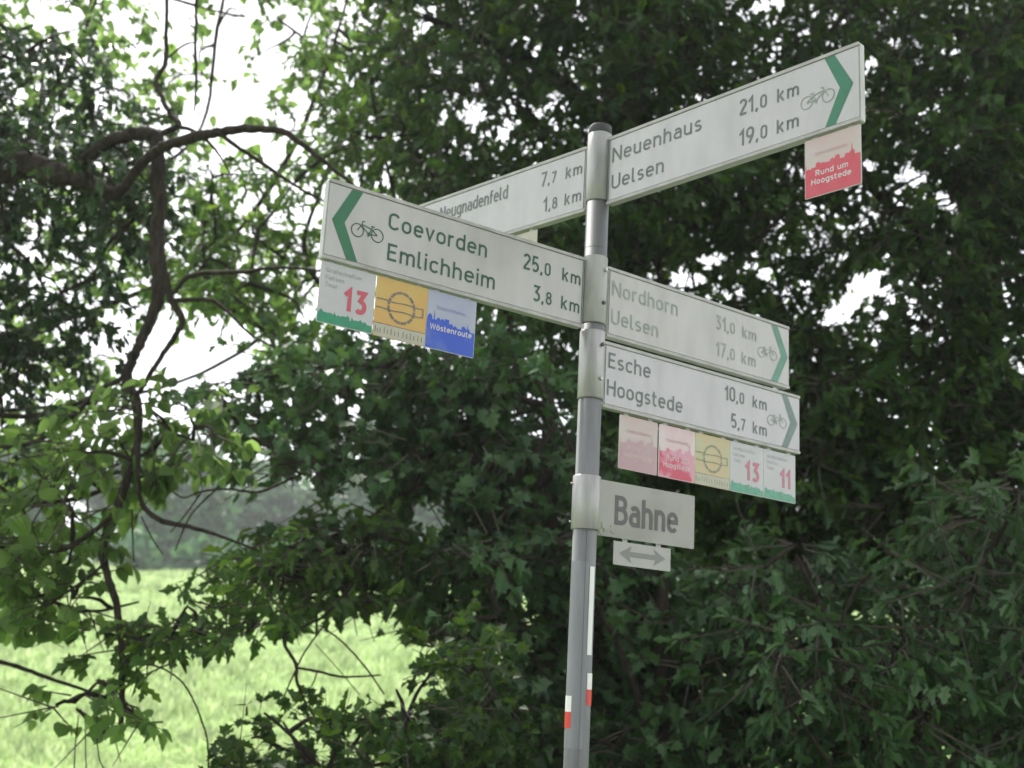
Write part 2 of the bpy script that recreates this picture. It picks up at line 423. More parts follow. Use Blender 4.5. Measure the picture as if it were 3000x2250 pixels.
def foliage(root, limbs, regions, kind, mat, size, n_clumps, sprays=9, per=8, clump_r=.36, spray_len=.34, gaps=(), hang=.25, upness=1.0, n_parts=300, branch_mat=m_bark, extra=None, thin=0.006, crown='crown'):
    """clumps of leafy sprays in the given regions, each clump on a branch that leaves the nearest limb"""
    # clump centres
    cs = []
    tot = sum(w for *_, w in regions)
    for poly, d0, d1, w in regions:
        want = int(round(n_clumps * w / tot)); xs = [p[0] for p in poly]; ys = [p[1] for p in poly]; got = 0
        while got < want:
            x = rng.uniform(min(xs), max(xs), 200); y = rng.uniform(min(ys), max(ys), 200); d = rng.uniform(d0, d1, 200)
            for a, b, c, ok in zip(x, y, d, in_poly(x, y, poly)):
                if ok and got < want:
                    cs.append(at(a, b, c)); got += 1
    cs = np.array([tuple(c) for c in cs]).reshape(-1, 3)
    if extra is not None: cs = np.concatenate([cs, extra])
    if gaps is not None: cs = cs[gapped(cs, gaps)]
    # branches from the nearest limb to each clump
    lp = np.array([tuple(p) for pts, _ in limbs for p in pts])
    mb = MB(); order = np.argsort([np.min(np.linalg.norm(lp - c, axis=1)) for c in cs])
    pool = [tuple(p) for p in lp]
    for i in order:
        arr = np.array(pool); c = cs[i]; dist = np.linalg.norm(arr - c, axis=1)
        s = arr[np.argmin(dist)]; L = dist.min()
        if L < .1: continue
        mid = (s + c) / 2 + rng.normal(0, .09 * L, 3) + np.array([0, 0, .08 * L])
        r0 = min(.012 + .010 * L, .03); pts, rr = smooth_path([s, mid, c], [r0, r0 * .7, r0 * .35], 4, .25)
        mb.tube(pts, rr, 5, False)
        pool += [tuple(p) for p in pts[2::2]]
    mb.build('branches', branch_mat, root)['kind'] = 'stuff'
    # sprays
    n = len(cs) * sprays
    cc = np.repeat(cs, sprays, 0); d = norm(rng.normal(0, 1, (n, 3)) * np.array([1, 1, .55]) + np.array([0, 0, -hang]))
    org = cc + d * rng.uniform(.05, .5, (n, 1)) * clump_r + rng.normal(0, .08, (n, 3))
    tip = org + d * (spray_len * rng.uniform(.6, 1.2, (n, 1)))
    keep = gapped((org + tip) / 2, gaps) if gaps is not None else np.ones(n, bool)
    org, tip, d, cc = org[keep], tip[keep], d[keep], cc[keep]; n = len(org)
    tw = MB()
    V = []; F = []
    a = norm(np.cross(d, np.array([.2, .1, 1]))); b = np.cross(d, a)
    start = cc * .5 + org * .5
    for k in range(3):
        w = a * math.cos(k * 2.0944) + b * math.sin(k * 2.0944)
        V.append(start + w * thin); V.append(tip + w * thin * .35)
    V = np.stack(V, 1).reshape(-1, 3); base = np.arange(n)[:, None] * 6
    F = np.concatenate([base + np.array([0, 2, 3, 1]), base + np.array([2, 4, 5, 3]), base + np.array([4, 0, 1, 5])])
    me = bpy.data.meshes.new('twigs'); me.from_pydata(V.tolist(), [], F.tolist()); link('twigs', me, m_twig, root)['kind'] = 'stuff'
    # leaves
    N = n * per
    t = rng.uniform(.12, 1.0, (n, per)) ** .75
    P = (org[:, None] + (tip - org)[:, None] * t[..., None]).reshape(-1, 3)
    D = np.repeat(d, per, 0)
    side = norm(np.cross(D, rng.normal(0, 1, (N, 3))))
    Y = norm(D * .65 + side * rng.uniform(.3, 1.0, (N, 1)) + np.array([0, 0, -hang]) * rng.uniform(.3, 1.6, (N, 1)))
    up = norm(np.array([0, 0, upness]) + rng.normal(0, .62, (N, 3)))
    Z = norm(up - Y * np.sum(up * Y, 1, keepdims=True)); X = np.cross(Y, Z)
    X = X * rng.uniform(.68, 1.12, (N, 1)); Z = Z * rng.uniform(-.3, 2.4, (N, 1))
    P = P + Y * .012
    sz = size * rng.uniform(.45, 1.22, N)
    if gaps is not None:
        k_ = gapped(P + Y * sz[:, None] * .5, gaps); P, X, Y, Z, sz = P[k_], X[k_], Y[k_], Z[k_], sz[k_]
    px, py, dp = project(P)
    vis = (px > -20) & (px < 2232) & (py > -20) & (py < 1680)
    face = np.abs(np.sum(norm(Z) * norm(P - np.array(EYE)), 1))
    score = np.where(vis, sz * (.4 + face) / dp, 0)
    pick = np.argsort(-score)[:n_parts]; pick = pick[score[pick] > 0]
    rest = np.ones(len(P), bool); rest[pick] = False
    link(crown, leaves_to_mesh(crown, kind, P[rest], X[rest], Y[rest], Z[rest], sz[rest], mat), None, root)['kind'] = 'stuff'
    me = leaf_mesh(kind, mat)
    for i in pick:
        o = bpy.data.objects.new('leaf', me); C.objects.link(o); o.parent = root
        mm = Matrix((X[i] * sz[i], Y[i] * sz[i], Z[i] * sz[i])).transposed().to_4x4(); mm.translation = P[i]
        o.matrix_world = mm
    return cs

def limb_set(root, specs, mat, trunk_first=True):
    """specs: lists of (px, py, distance, radius in metres) or world vectors with a radius"""
    out = []
    for i, sp in enumerate(specs):
        pts = [at(*q[:3]) if len(q) == 4 else Vector(q[0]) for q in sp]; rad = [q[-1] for q in sp]
        p, r_ = smooth_path(pts, rad, 7, .2)
        mb = MB(); mb.tube(p, r_, 12 if max(rad) > .06 else 7)
        mb.build('trunk' if (i == 0 and trunk_first) else 'limb', mat, root, True)
        out.append((p, r_))
    return out
def foot(px, py, d, r_, top, rtop, lean=(0, 0)):
    """trunk from the ground below a sketch point up to `top` metres"""
    p = at(px, py, d); z0 = float(ground_z(p.x, p.y)) - .15
    return [(Vector((p.x - lean[0], p.y - lean[1], z0)), r_ * 1.35), (Vector((p.x - lean[0] * .8, p.y, z0 + .6)), r_ * 1.05), (p, r_), (Vector((p.x + lean[0], p.y + lean[1], top)), rtop)]

# ---- tree 1: ivy-clad tree at the left with the long limbs and the hanging bough
D1 = 6.4
t_ivy = tag(empty('ivy_clad_tree'), 'ivy-clad tree at left edge with forked brown limb and a dark crooked hanging bough', 'tree')
s_ = D1 / 2655
def pl(pts, d0=D1, d1=None, sc=1.0):
    """polyline in the sketch (x, y, half width) to limb spec"""
    n = len(pts); d1 = d0 if d1 is None else d1
    return [(x, y, d0 + (d1 - d0) * i / max(1, n - 1), w * (d0 + (d1 - d0) * i / max(1, n - 1)) / 2655 * sc) for i, (x, y, w) in enumerate(pts)]
p0 = at(-190, 420, 6.9)
specs = [[(Vector((p0.x - .1, p0.y, -.15)), .26), (Vector((p0.x - .05, p0.y, 1.5)), .2), (p0, .18), (Vector((p0.x + .05, p0.y + .1, 6.8)), .12)],
    pl([(-190, 380, 40), (-60, 362, 36), (0, 366, 32), (60, 358, 30), (110, 376, 27), (160, 382, 24), (205, 398, 16), (240, 420, 15), (268, 402, 12), (300, 362, 11), (345, 322, 12), (400, 302, 13), (470, 286, 12), (540, 278, 10), (608, 284, 8), (650, 310, 7), (720, 365, 5), (800, 430, 3)], 6.9, 6.1),
    pl([(150, 372, 15), (190, 338, 14), (245, 302, 15), (300, 288, 17), (335, 300, 18), (340, 360, 17), (345, 440, 15), (338, 520, 15), (343, 600, 17), (338, 660, 14), (312, 720, 12), (290, 770, 11), (272, 812, 13), (293, 865, 12), (299, 935, 9), (286, 1003, 8), (266, 1056, 10), (254, 1097, 10), (235, 1143, 11), (222, 1189, 10), (232, 1240, 8), (250, 1301, 8), (260, 1363, 7), (264, 1424, 7), (263, 1490, 6.5), (261, 1560, 6), (248, 1585, 4.5), (225, 1582, 3.5), (194, 1557, 3), (165, 1533, 2)], 6.7, 6.0),
    pl([(345, 500, 9), (352, 578, 9), (368, 640, 9), (393, 690, 8), (382, 718, 7), (341, 783, 6), (300, 845, 5), (255, 890, 3)], 6.3),
    pl([(377, 633, 5), (402, 600, 6), (452, 590, 6), (527, 588, 5), (593, 578, 4), (673, 583, 3), (760, 600, 2)], 6.3, 6.0),
    pl([(372, 650, 6), (397, 648, 6), (452, 648, 5), (492, 673, 4), (542, 723, 3), (590, 748, 2)], 6.3, 6.1),
    pl([(361, -140, 5), (361, 0, 5), (359, 75, 5), (357, 136, 6), (338, 171, 6), (347, 205, 6), (370, 251, 6), (385, 272, 7), (330, 296, 8)], 7.0, 6.6),
    pl([(385, 272, 5), (432, 291, 5), (470, 330, 3), (500, 380, 2)], 6.6),
    pl([(424, -150, 4), (424, 0, 4), (422, 100, 4), (424, 166, 3.5), (420, 240, 2)], 7.0),
    pl([(357, 130, 3), (397, 98, 3), (424, 92, 2)], 7.0),
    pl([(470, 286, 6), (520, 322, 5), (560, 348, 5), (618, 388, 4), (680, 425, 3), (760, 460, 2)], 6.3),
    pl([(272, 812, 6), (204, 854, 7), (169, 888, 6), (117, 930, 6), (66, 957, 5), (0, 962, 4), (-60, 950, 3)], 6.4, 6.6),
    pl([(240, 1117, 5), (194, 1153, 5.5), (143, 1184, 6), (92, 1192, 6), (56, 1189, 5), (25, 1209, 5), (0, 1228, 5), (-60, 1290, 4)], 6.2, 6.4),
    pl([(299, 960, 6), (301, 1066, 5), (322, 1107, 6), (358, 1128, 6), (409, 1138, 5), (475, 1158, 3.5), (560, 1190, 2)], 6.2),
    pl([(225, 1215, 3), (200, 1240, 3), (150, 1275, 3), (100, 1310, 2)], 6.2),
    pl([(70, 1005, 2.5), (118, 1062, 3), (160, 1112, 3), (175, 1125, 2)], 6.3),
    pl([(140, 1010, 2), (102, 1077, 2), (70, 1130, 2), (45, 1180, 1.5)], 6.3),
    pl([(102, 1005, 2), (76, 1067, 2), (45, 1108, 1.5)], 6.3),
    pl([(262, 1434, 1.5), (330, 1437, 2), (378, 1460, 2), (409, 1496, 2), (434, 1552, 2), (448, 1603, 2), (450, 1670, 2), (446, 1760, 1.5)], 6.0),
    pl([(170, 1545, 1.3), (163, 1603, 1.3), (160, 1670, 1.3), (158, 1720, 1)], 6.0),
    pl([(184, 1555, 1.3), (186, 1670, 1.2), (188, 1720, 1)], 6.0),
    pl([(208, 1575, 1.3), (215, 1640, 1.3), (236, 1680, 1)], 6.0),
    pl([(305, 1115, 1.6), (330, 1165, 1.6), (352, 1198, 1.2)], 6.1),
    pl([(475, 1050, 2), (432, 1090, 2), (405, 1125, 2), (378, 1190, 1.3)], 6.1),
    pl([(434, 1065, 2), (398, 1115, 1.6), (368, 1150, 1.2)], 6.1),
    pl([(634, 1030, 3), (562, 1062, 3), (490, 1056, 3), (434, 1062, 2), (398, 1075, 2), (373, 1062, 1.5)], 6.1),
    pl([(285, 1100, 2), (286, 1150, 2), (289, 1215, 1.3)], 6.1),
]
limbs = limb_set(t_ivy, specs, m_bark_red)
ivy_reg = [([(-260, 60), (60, 90), (150, 70), (240, 150), (290, 230), (300, 330), (250, 420), (260, 460), (180, 500), (-260, 560)], 7.1, 8.1, 5.2),
           ([(-260, 480), (230, 470), (235, 560), (200, 640), (215, 720), (130, 790), (80, 860), (55, 960), (-260, 960)], 6.9, 8.0, 3.6),
           ([(-100, 300), (120, 310), (200, 350), (60, 345), (-100, 340)], 6.4, 6.7, .12),
           ([(205, 330), (330, 330), (335, 520), (240, 500), (230, 430)], 6.9, 7.4, .55)]
foliage(t_ivy, limbs[:3], ivy_reg, 'ivy', m_ivy, .062, 150, 10, 9, .30, .24, hang=.35, crown='ivy_crown', branch_mat=m_bark, thin=.004, gaps=None)

# leaves that hang from the same tree's low bough
bough = tag(empty('bough_tree'), 'slender tree with rounded pale leaves on drooping twigs before the meadow at lower left', 'tree')
p1 = at(-330, 1000, 7.2)
bl = limb_set(bough, [[(Vector((p1.x, p1.y, -.15)), .12), (Vector((p1.x + .1, p1.y, 1.6)), .10), (Vector((p1.x + .25, p1.y, 3.6)), .07)],
    pl([(-330, 1000, 16), (-120, 1040, 10), (60, 1090, 7), (220, 1060, 5), (380, 1000, 3)], 7.2, 6.6),
    pl([(-330, 1150, 14), (-150, 1230, 9), (40, 1270, 6), (180, 1320, 4), (300, 1300, 2)], 7.2, 6.5),
    pl([(-330, 1250, 12), (-160, 1400, 8), (0, 1430, 5), (120, 1470, 4), (300, 1530, 2)], 7.2, 6.3),
    pl([(-330, 900, 14), (-120, 880, 8), (60, 900, 6), (200, 860, 4)], 7.2, 6.8)], m_bark)
reg = [([(-80, 960), (60, 960), (230, 880), (300, 880), (420, 860), (480, 960), (330, 1050), (260, 1120), (200, 1180), (-80, 1210)], 6.1, 7.2, 2.6),
       ([(-80, 1180), (190, 1150), (330, 1130), (360, 1230), (230, 1320), (160, 1370), (-80, 1370)], 6.1, 7.0, 1.7),
       ([(60, 1470), (160, 1420), (250, 1450), (370, 1530), (350, 1590), (200, 1550), (90, 1560), (50, 1520)], 5.9, 6.4, .6),
       ([(300, 880), (430, 900), (420, 1000), (330, 1080), (290, 1060)], 6.0, 6.8, .4)]
foliage(bough, bl, reg, 'round', m_light, .085, 44, 7, 6, .30, .30, gaps=[(150, 1415, 150, 30), (430, 1110, 70, 60)], hang=.45)

# ---- tree 2: light-leaved tree behind, sky showing through
D2 = 11.5
t_light = tag(empty('light_leaved_tree'), 'airy tree with sparse pale green leaves against the white sky, behind the ivy-clad tree', 'tree')
p2 = at(330, 900, D2)
ll = limb_set(t_light, [foot(-420, 900, D2, .17, 9.0, .07, (.2, 0)),
    pl([(-420, 700, 14), (-180, 520, 10), (60, 300, 7), (160, 100, 4)], D2), pl([(-420, 800, 14), (100, 700, 7), (440, 560, 5), (600, 380, 7), (700, 160, 5), (760, -40, 3)], D2),
    pl([(-400, 560, 12), (200, 400, 6), (420, 300, 4), (470, 60, 5), (520, -180, 3)], D2), pl([(-400, 400, 9), (100, 200, 5), (200, -60, 4), (140, -260, 3)], D2),
    pl([(-400, 900, 10), (100, 880, 5), (400, 820, 4), (600, 700, 5), (720, 560, 3)], D2), pl([(600, 40, 4), (700, 120, 3), (760, 200, 2.5), (800, 300, 2)], 10.5)], m_bark)
gapsL = [(490, 90, 50, 75), (540, 205, 48, 52), (450, 240, 40, 30), (390, 60, 26, 60), (485, 742, 78, 58), (395, 815, 60, 45), (440, 700, 40, 40), (300, 640, 45, 26), (500, 460, 50, 26), (640, 210, 26, 22), (590, 330, 40, 30),
         (730, 420, 60, 30), (255, 640, 22, 20), (120, 45, 50, 22), (40, 110, 30, 18), (640, 60, 40, 30), (840, 380, 22, 50), (700, 560, 24, 60), (250, 760, 26, 16), (180, 940, 40, 24), (40, 1010, 28, 18), (220, 250, 22, 16), (385, 480, 26, 18), (470, 560, 40, 14), (280, 760, 40, 20), (590, 150, 30, 50)]
gapsL = [(a, b, c * .74, d * .74) for a, b, c, d in gapsL]
reg = [([(-300, -350), (760, -350), (860, 60), (900, 330), (860, 560), (700, 600), (700, 760), (450, 830), (330, 960), (-300, 1080)], 10.2, 13.2, 1)]
foliage(t_light, ll, reg, 'round', m_light, .105, 265, 7, 6, .42, .38, gaps=gapsL, hang=.35, thin=.006)

# a second airy crown, darker lobed leaves, just left of the long sign
t_mid = tag(empty('lobed_leaf_tree'), 'mid-green tree with lobed leaves between the dark bough and the tip of the long sign', 'tree')
ml = limb_set(t_mid, [foot(1040, 1150, 9.6, .11, 5.6, .05, (.15, 0)), pl([(1060, 1000, 12), (760, 820, 7), (470, 640, 6), (440, 480, 4)], 9.6), pl([(1060, 900, 11), (800, 720, 7), (660, 560, 6), (690, 420, 4)], 9.6), pl([(1070, 760, 8), (900, 560, 6), (830, 330, 4), (800, 180, 3)], 9.4)], m_bark)
reg = [([(400, 500), (560, 420), (620, 330), (700, 400), (720, 560), (700, 760), (560, 760), (420, 620)], 8.6, 10, 2.0), ([(700, 60), (860, 60), (930, 300), (880, 400), (800, 420), (700, 330), (640, 180)], 8.4, 10, 1.8),
       ([(440, 340), (560, 330), (560, 520), (380, 600), (360, 480)], 9, 10, .8)]
foliage(t_mid, ml, reg, 'oak', m_oak_pale, .105, 62, 8, 7, .34, .32, gaps=[g for g in gapsL if g[0] > 560], hang=.3)

# ---- tree 3: big dark oak behind the post, trunk top centre
gapsR = [(1490, 600, 45, 24), (1540, 560, 32, 18), (1560, 700, 24, 26), (1600, 630, 14, 14), (1870, 615, 46, 26), (1900, 590, 26, 14), (1830, 655, 30, 22), (1650, 590, 20, 16), (1700, 640, 16, 14), (1790, 690, 14, 26), (2000, 240, 20, 14), (1880, 130, 20, 18), (1930, 90, 14, 14), (1945, 230, 14, 10),
         (1970, 380, 36, 26), (2030, 420, 20, 14), (1930, 440, 16, 14), (1890, 350, 12, 12), (1420, 440, 12, 10), (1345, 610, 8, 18), (1180, 590, 12, 10), (1760, 760, 14, 12), (1880, 1250, 10, 8), (1755, 780, 10, 14), (1740, 1030, 18, 14), (1730, 1100, 24, 14), (1570, 280, 7, 7), (1500, 320, 7, 7),
         (1020, 240, 34, 26), (1270, 240, 9, 9), (1160, 110, 10, 10), (1090, 290, 10, 12), (1010, 340, 12, 12), (1250, 365, 10, 9), (1560, 170, 8, 8), (1310, 820, 8, 8), (1960, 790, 8, 8), (1350, 740, 9, 8), (1160, 740, 9, 8), (1460, 1250, 10, 8), (2120, 1180, 8, 6), (1640, 420, 8, 8), (1800, 430, 7, 8)]
t_oak = tag(empty('dark_oak_tree'), 'tall dark oak behind the signpost, its trunk rising at the top centre', 'tree')
ol = limb_set(t_oak, [foot(1335, 900, 9.6, .24, 9.5, .13, (.0, 0)),
    pl([(1330, 300, 26), (1200, 170, 18), (1050, 90, 12), (880, 20, 7), (740, -60, 4)], 9.6, 8.6), pl([(1330, 420, 26), (1480, 280, 18), (1640, 190, 12), (1800, 60, 8), (1900, -100, 5)], 9.6, 9.0),
    pl([(1325, 640, 22), (1200, 520, 16), (1080, 450, 11), (960, 400, 7), (880, 300, 4)], 9.6, 8.8), pl([(1330, 560, 18), (1450, 500, 12), (1560, 460, 9), (1700, 400, 5)], 9.6, 9.0),
    pl([(1330, 100, 24), (1380, -120, 16), (1450, -320, 10), (1500, -520, 6)], 9.6), pl([(1330, 60, 20), (1200, -160, 14), (1080, -320, 9), (960, -480, 5)], 9.6, 9.0)], m_bark)
reg = [([(860, -350), (1500, -350), (1560, 200), (1540, 420), (1500, 640), (1150, 700), (1000, 620), (880, 420), (900, 300), (840, 150), (800, 0)], 8.0, 11.0, 4.2),
       ([(1400, -350), (1980, -350), (1960, 200), (1900, 520), (1700, 800), (1450, 820), (1480, 400)], 8.4, 11.0, 2.6),
       ([(1300, 640), (1800, 640), (1850, 1000), (1600, 1200), (1250, 1100), (1200, 700)], 8.6, 10.5, 1.5)]
ext = np.stack([rng.uniform(-4.2, 5.2, 560), rng.uniform(-6.5, 6.2, 560), rng.uniform(6.0, 8.8, 560)], 1)     # unseen crown clumps over the path, added to shade the signs
foliage(t_oak, ol, reg, 'oak', m_oak, .122, 620, 9, 8, .42, .36, gaps=gapsR, extra=ext)

# ---- unseen oak added behind the viewer to cut the light on the signs
t_shade = tag(empty('added_shade_oak'), 'unseen spreading oak behind the viewer, added to shade the signs', 'tree')
q_ = [[(Vector((-1.5, -8.5, -.1)), .3), (Vector((-1.4, -8.5, 2.5)), .24), (Vector((-1.2, -8.4, 6)), .18), (Vector((-1, -8.2, 10)), .1)],
      [(Vector((-1.3, -8.4, 3)), .12), (Vector((3, -7.6, 5)), .08), (Vector((7, -7, 6.5)), .04)], [(Vector((-1.3, -8.4, 3.5)), .12), (Vector((-5, -7.8, 5)), .07), (Vector((-8, -7, 6.5)), .04)]]
opp = limb_set(t_shade, q_, m_bark)
foliage(t_shade, opp, [([(0, 0), (1, 0), (0, 1)], 1, 2, 1)], 'oak', m_oak, .21, 0, 8, 7, .75, .6, gaps=None, n_parts=0, extra=np.stack([rng.uniform(-9, 9, 330), rng.uniform(-9.5, -6.2, 330), rng.uniform(2.2, 9.5, 330)], 1))

# ---- tree 4: second dark oak at the right edge
t_oak2 = tag(empty('right_oak_tree'), 'dark oak at the right edge with a leaning trunk and feathery low branches', 'tree')
o2 = limb_set(t_oak2, [[(Vector((4.15, 9.2, -.15)), .33), (at(2160, 1300, 9.2), .24), (at(2120, 900, 9.2), .20), (at(2110, 600, 9.2), .18), (at(2150, 300, 9.2), .16), (at(2190, 0, 9.2), .14), (at(2230, -500, 9.2), .09)],
    pl([(2112, 640, 22), (1980, 500, 15), (1850, 380, 9), (1740, 300, 5)], 9.2, 8.6), pl([(2120, 800, 20), (2000, 760, 13), (1880, 800, 9), (1770, 850, 5)], 9.2, 8.4),
    pl([(2140, 950, 20), (2300, 820, 14), (2420, 700, 9)], 9.2, 8.6), pl([(2170, 200, 18), (2050, 40, 12), (1960, -160, 7)], 9.2, 8.8), pl([(2150, 1250, 18), (2000, 1210, 12), (1860, 1180, 9), (1760, 1210, 5)], 9.0, 8.0),
    pl([(2160, 1300, 16), (2300, 1200, 12), (2450, 1150, 8)], 9.0, 7.8)], m_bark)
reg = [([(1850, -350), (2560, -350), (2560, 620), (2200, 560), (2060, 640), (1900, 560), (1880, 200)], 8.0, 10.8, 3.0), ([(1960, 120), (2300, 60), (2400, 1000), (2020, 1000), (1980, 640)], 7.8, 8.8, 1.4), ([(1700, 700), (2000, 720), (2150, 820), (2560, 600), (2560, 1250), (1900, 1200), (1700, 1050)], 7.8, 10.4, 2.8),
       ([(1700, 1000), (2560, 1100), (2560, 1800), (1400, 1800), (1400, 1250)], 8.0, 10.2, 3.0)]
foliage(t_oak2, o2, reg, 'oak', m_oak, .122, 620, 9, 8, .42, .36, gaps=gapsR)

# ---- shrubs nearer to the path
s1 = tag(empty('spreading_shrub'), 'spreading shrub with broad blue-green leaves left of the post, arching over the meadow', 'shrub')
b1 = limb_set(s1, [foot(1190, 1400, 7.4, .08, 3.6, .03, (-.1, 0)),
    pl([(1190, 1500, 14), (1100, 1330, 9), (1060, 1150, 8), (1075, 1060, 6), (1040, 1010, 4)], 7.2, 6.9), pl([(1180, 1300, 10), (1020, 1180, 8), (870, 1190, 6), (760, 1250, 4), (640, 1290, 3)], 7.2, 6.6),
    pl([(1180, 1250, 10), (1000, 1000, 8), (860, 1000, 7), (700, 990, 5), (560, 960, 3)], 7.2, 6.8), pl([(1150, 1120, 9), (1180, 900, 8), (1120, 860, 7), (900, 800, 5), (700, 790, 4), (560, 820, 3)], 7.3, 7.0),
    pl([(860, 1075, 4), (780, 1130, 4), (700, 1165, 4), (600, 1200, 2.5)], 6.9), pl([(1100, 1040, 6), (1200, 920, 6), (1190, 870, 5), (1240, 980, 4)], 6.8),
    pl([(613, 1370, 3), (615, 1395, 3.5), (639, 1434, 4), (641, 1470, 3.5), (659, 1516, 3), (680, 1550, 2)], 6.2), pl([(640, 1442, 2.5), (685, 1450, 3), (741, 1462, 2.5), (823, 1458, 1.5)], 6.2),
    pl([(690, 1350, 2), (741, 1388, 2), (792, 1445, 2), (830, 1500, 1.5)], 6.2), pl([(700, 1350, 2), (664, 1400, 2), (644, 1435, 2), (613, 1506, 1.5)], 6.2), pl([(685, 1450, 1.5), (674, 1480, 1.5), (649, 1511, 1.5), (613, 1540, 1.2)], 6.2),
    pl([(680, 1390, 1), (730, 1445, 1), (776, 1500, 1)], 6.2), pl([(760, 1260, 4), (700, 1330, 3), (613, 1370, 3)], 6.5, 6.2)], m_bark_red)
reg = [([(460, 840), (560, 790), (700, 740), (900, 720), (1150, 720), (1200, 900), (1150, 1000), (900, 980), (700, 1010), (540, 960), (460, 900)], 6.6, 8.2, 2.7),
       ([(860, 960), (1240, 900), (1260, 1200), (950, 1180), (820, 1080)], 6.8, 8.4, 1.5), ([(520, 990), (700, 980), (720, 1080), (640, 1070), (520, 1040)], 6.6, 7.6, .4)]
foliage(s1, b1, reg, 'maple', m_blue, .088, 128, 9, 7, .32, .30, gaps=[(560, 1010, 26, 40), (640, 1060, 50, 30), (760, 1080, 50, 26), (930, 1120, 40, 30)] + gapsR, branch_mat=m_bark_red)
s1b = tag(empty('oak_shrub'), 'fresh green lobed-leaf oak shrub with bare twigs hanging in front of the meadow', 'shrub')
b1b = limb_set(s1b, [foot(1020, 1520, 7.6, .07, 2.0, .03), pl([(1020, 1430, 9), (900, 1300, 7), (760, 1260, 5), (560, 1240, 3)], 7.3, 6.6), pl([(1020, 1380, 9), (860, 1220, 7), (700, 1190, 5), (600, 1180, 3)], 7.2, 6.8), pl([(760, 1262, 4), (600, 1320, 3), (450, 1370, 2), (330, 1400, 2)], 6.6, 6.3)], m_bark)
reg = [([(420, 1190), (560, 1160), (760, 1140), (900, 1170), (1000, 1250), (950, 1300), (800, 1300), (700, 1345), (560, 1350), (420, 1290)], 6.2, 7.6, 2.5), ([(300, 1350), (420, 1300), (560, 1330), (540, 1380), (400, 1400), (330, 1430)], 6.0, 6.6, .7),
       ([(190, 1370), (300, 1340), (320, 1400), (260, 1440), (210, 1420)], 6.0, 6.3, .25)]
foliage(s1b, b1b, reg, 'oak', m_oak_pale, .10, 46, 8, 7, .27, .27, gaps=[(820, 1390, 130, 60)])

s2 = tag(empty('grey_green_shrub'), 'dense shrub with grey-green leaves behind the lower part of the post', 'shrub')
b2 = limb_set(s2, [foot(1420, 1750, 6.6, .06, 2.6, .02), pl([(1300, 1700, 10), (1120, 1560, 8), (1060, 1420, 6), (1100, 1280, 4)], 6.6), pl([(1420, 1650, 10), (1360, 1450, 7), (1290, 1300, 5), (1260, 1180, 3)], 6.4),
    pl([(1420, 1600, 10), (1560, 1500, 8), (1620, 1330, 5), (1560, 1200, 3)], 6.4), pl([(1780, 1330, 4), (1790, 1400, 4), (1850, 1270, 3), (1900, 1230, 2)], 6.0)], m_bark_red)
reg = [([(880, 1190), (1280, 1130), (1500, 1250), (1560, 1700), (900, 1780), (960, 1500), (870, 1350)], 6.2, 8.0, 3.2), ([(1280, 1200), (1440, 1260), (1600, 1240), (1700, 1350), (1640, 1750), (1250, 1750)], 6.2, 7.8, 1.8)]
foliage(s2, b2, reg, 'maple', m_blue, .086, 165, 9, 7, .32, .30, gaps=gapsR + [(1530, 1210, 55, 45), (890, 1480, 90, 60)], branch_mat=m_bark_red)

s3 = tag(empty('tall_right_shrub'), 'tall shrub with long grey-green leaf sprays at the lower right', 'shrub')
b3 = limb_set(s3, [foot(1960, 1750, 6.2, .07, 1.7, .03, (.1, 0)), pl([(1960, 1700, 12), (1850, 1500, 8), (1780, 1330, 6), (1720, 1200, 4)], 6.2, 5.8), pl([(1960, 1640, 12), (2060, 1420, 8), (2110, 1250, 6), (2190, 1100, 4)], 6.2, 5.9), pl([(2000, 1700, 10), (2200, 1560, 8), (2380, 1450, 5)], 6.2),
    pl([(1700, 1520, 3), (1760, 1600, 3), (1800, 1660, 3)], 5.8)], m_bark_red)
reg = [([(1600, 1250), (1760, 1150), (1960, 1250), (2000, 1500), (1800, 1600), (1650, 1560)], 5.7, 7.2, 1.7), ([(1980, 1130), (2150, 1020), (2450, 950), (2500, 1700), (2000, 1750), (1950, 1450)], 5.7, 7.4, 2.7), ([(1500, 1560), (2000, 1560), (2000, 1800), (1400, 1800)], 6, 7.4, 1.1)]
foliage(s3, b3, reg, 'oak', m_blue, .090, 140, 9, 8, .30, .30, gaps=gapsR, branch_mat=m_bark_red, hang=.4)

s4 = tag(empty('hawthorn_bush'), 'dark small-leaved hawthorn bush rising from the bottom edge left of the post', 'shrub')
b4 = limb_set(s4, [foot(820, 1900, 5.6, .05, 1.1, .03), pl([(820, 1850, 9), (720, 1700, 6), (640, 1600, 4), (570, 1540, 2.5)], 5.6), pl([(820, 1800, 9), (860, 1620, 6), (900, 1500, 4), (960, 1420, 2.5)], 5.7), pl([(800, 1850, 8), (620, 1760, 5), (500, 1680, 3)], 5.6)], m_bark)
reg = [([(430, 1720), (470, 1640), (540, 1530), (620, 1500), (700, 1560), (760, 1510), (830, 1560), (860, 1460), (960, 1390), (1060, 1420), (1100, 1760), (430, 1800)], 5.3, 6.4, 1)]
foliage(s4, b4, reg, 'maple', m_oak, .060, 78, 9, 8, .20, .20, gaps=[(620, 1580, 30, 20), (800, 1500, 26, 36), (700, 1620, 22, 16), (560, 1620, 26, 14), (880, 1540, 22, 16), (950, 1480, 20, 16), (770, 1600, 18, 20), (520, 1580, 18, 20)], thin=.003)

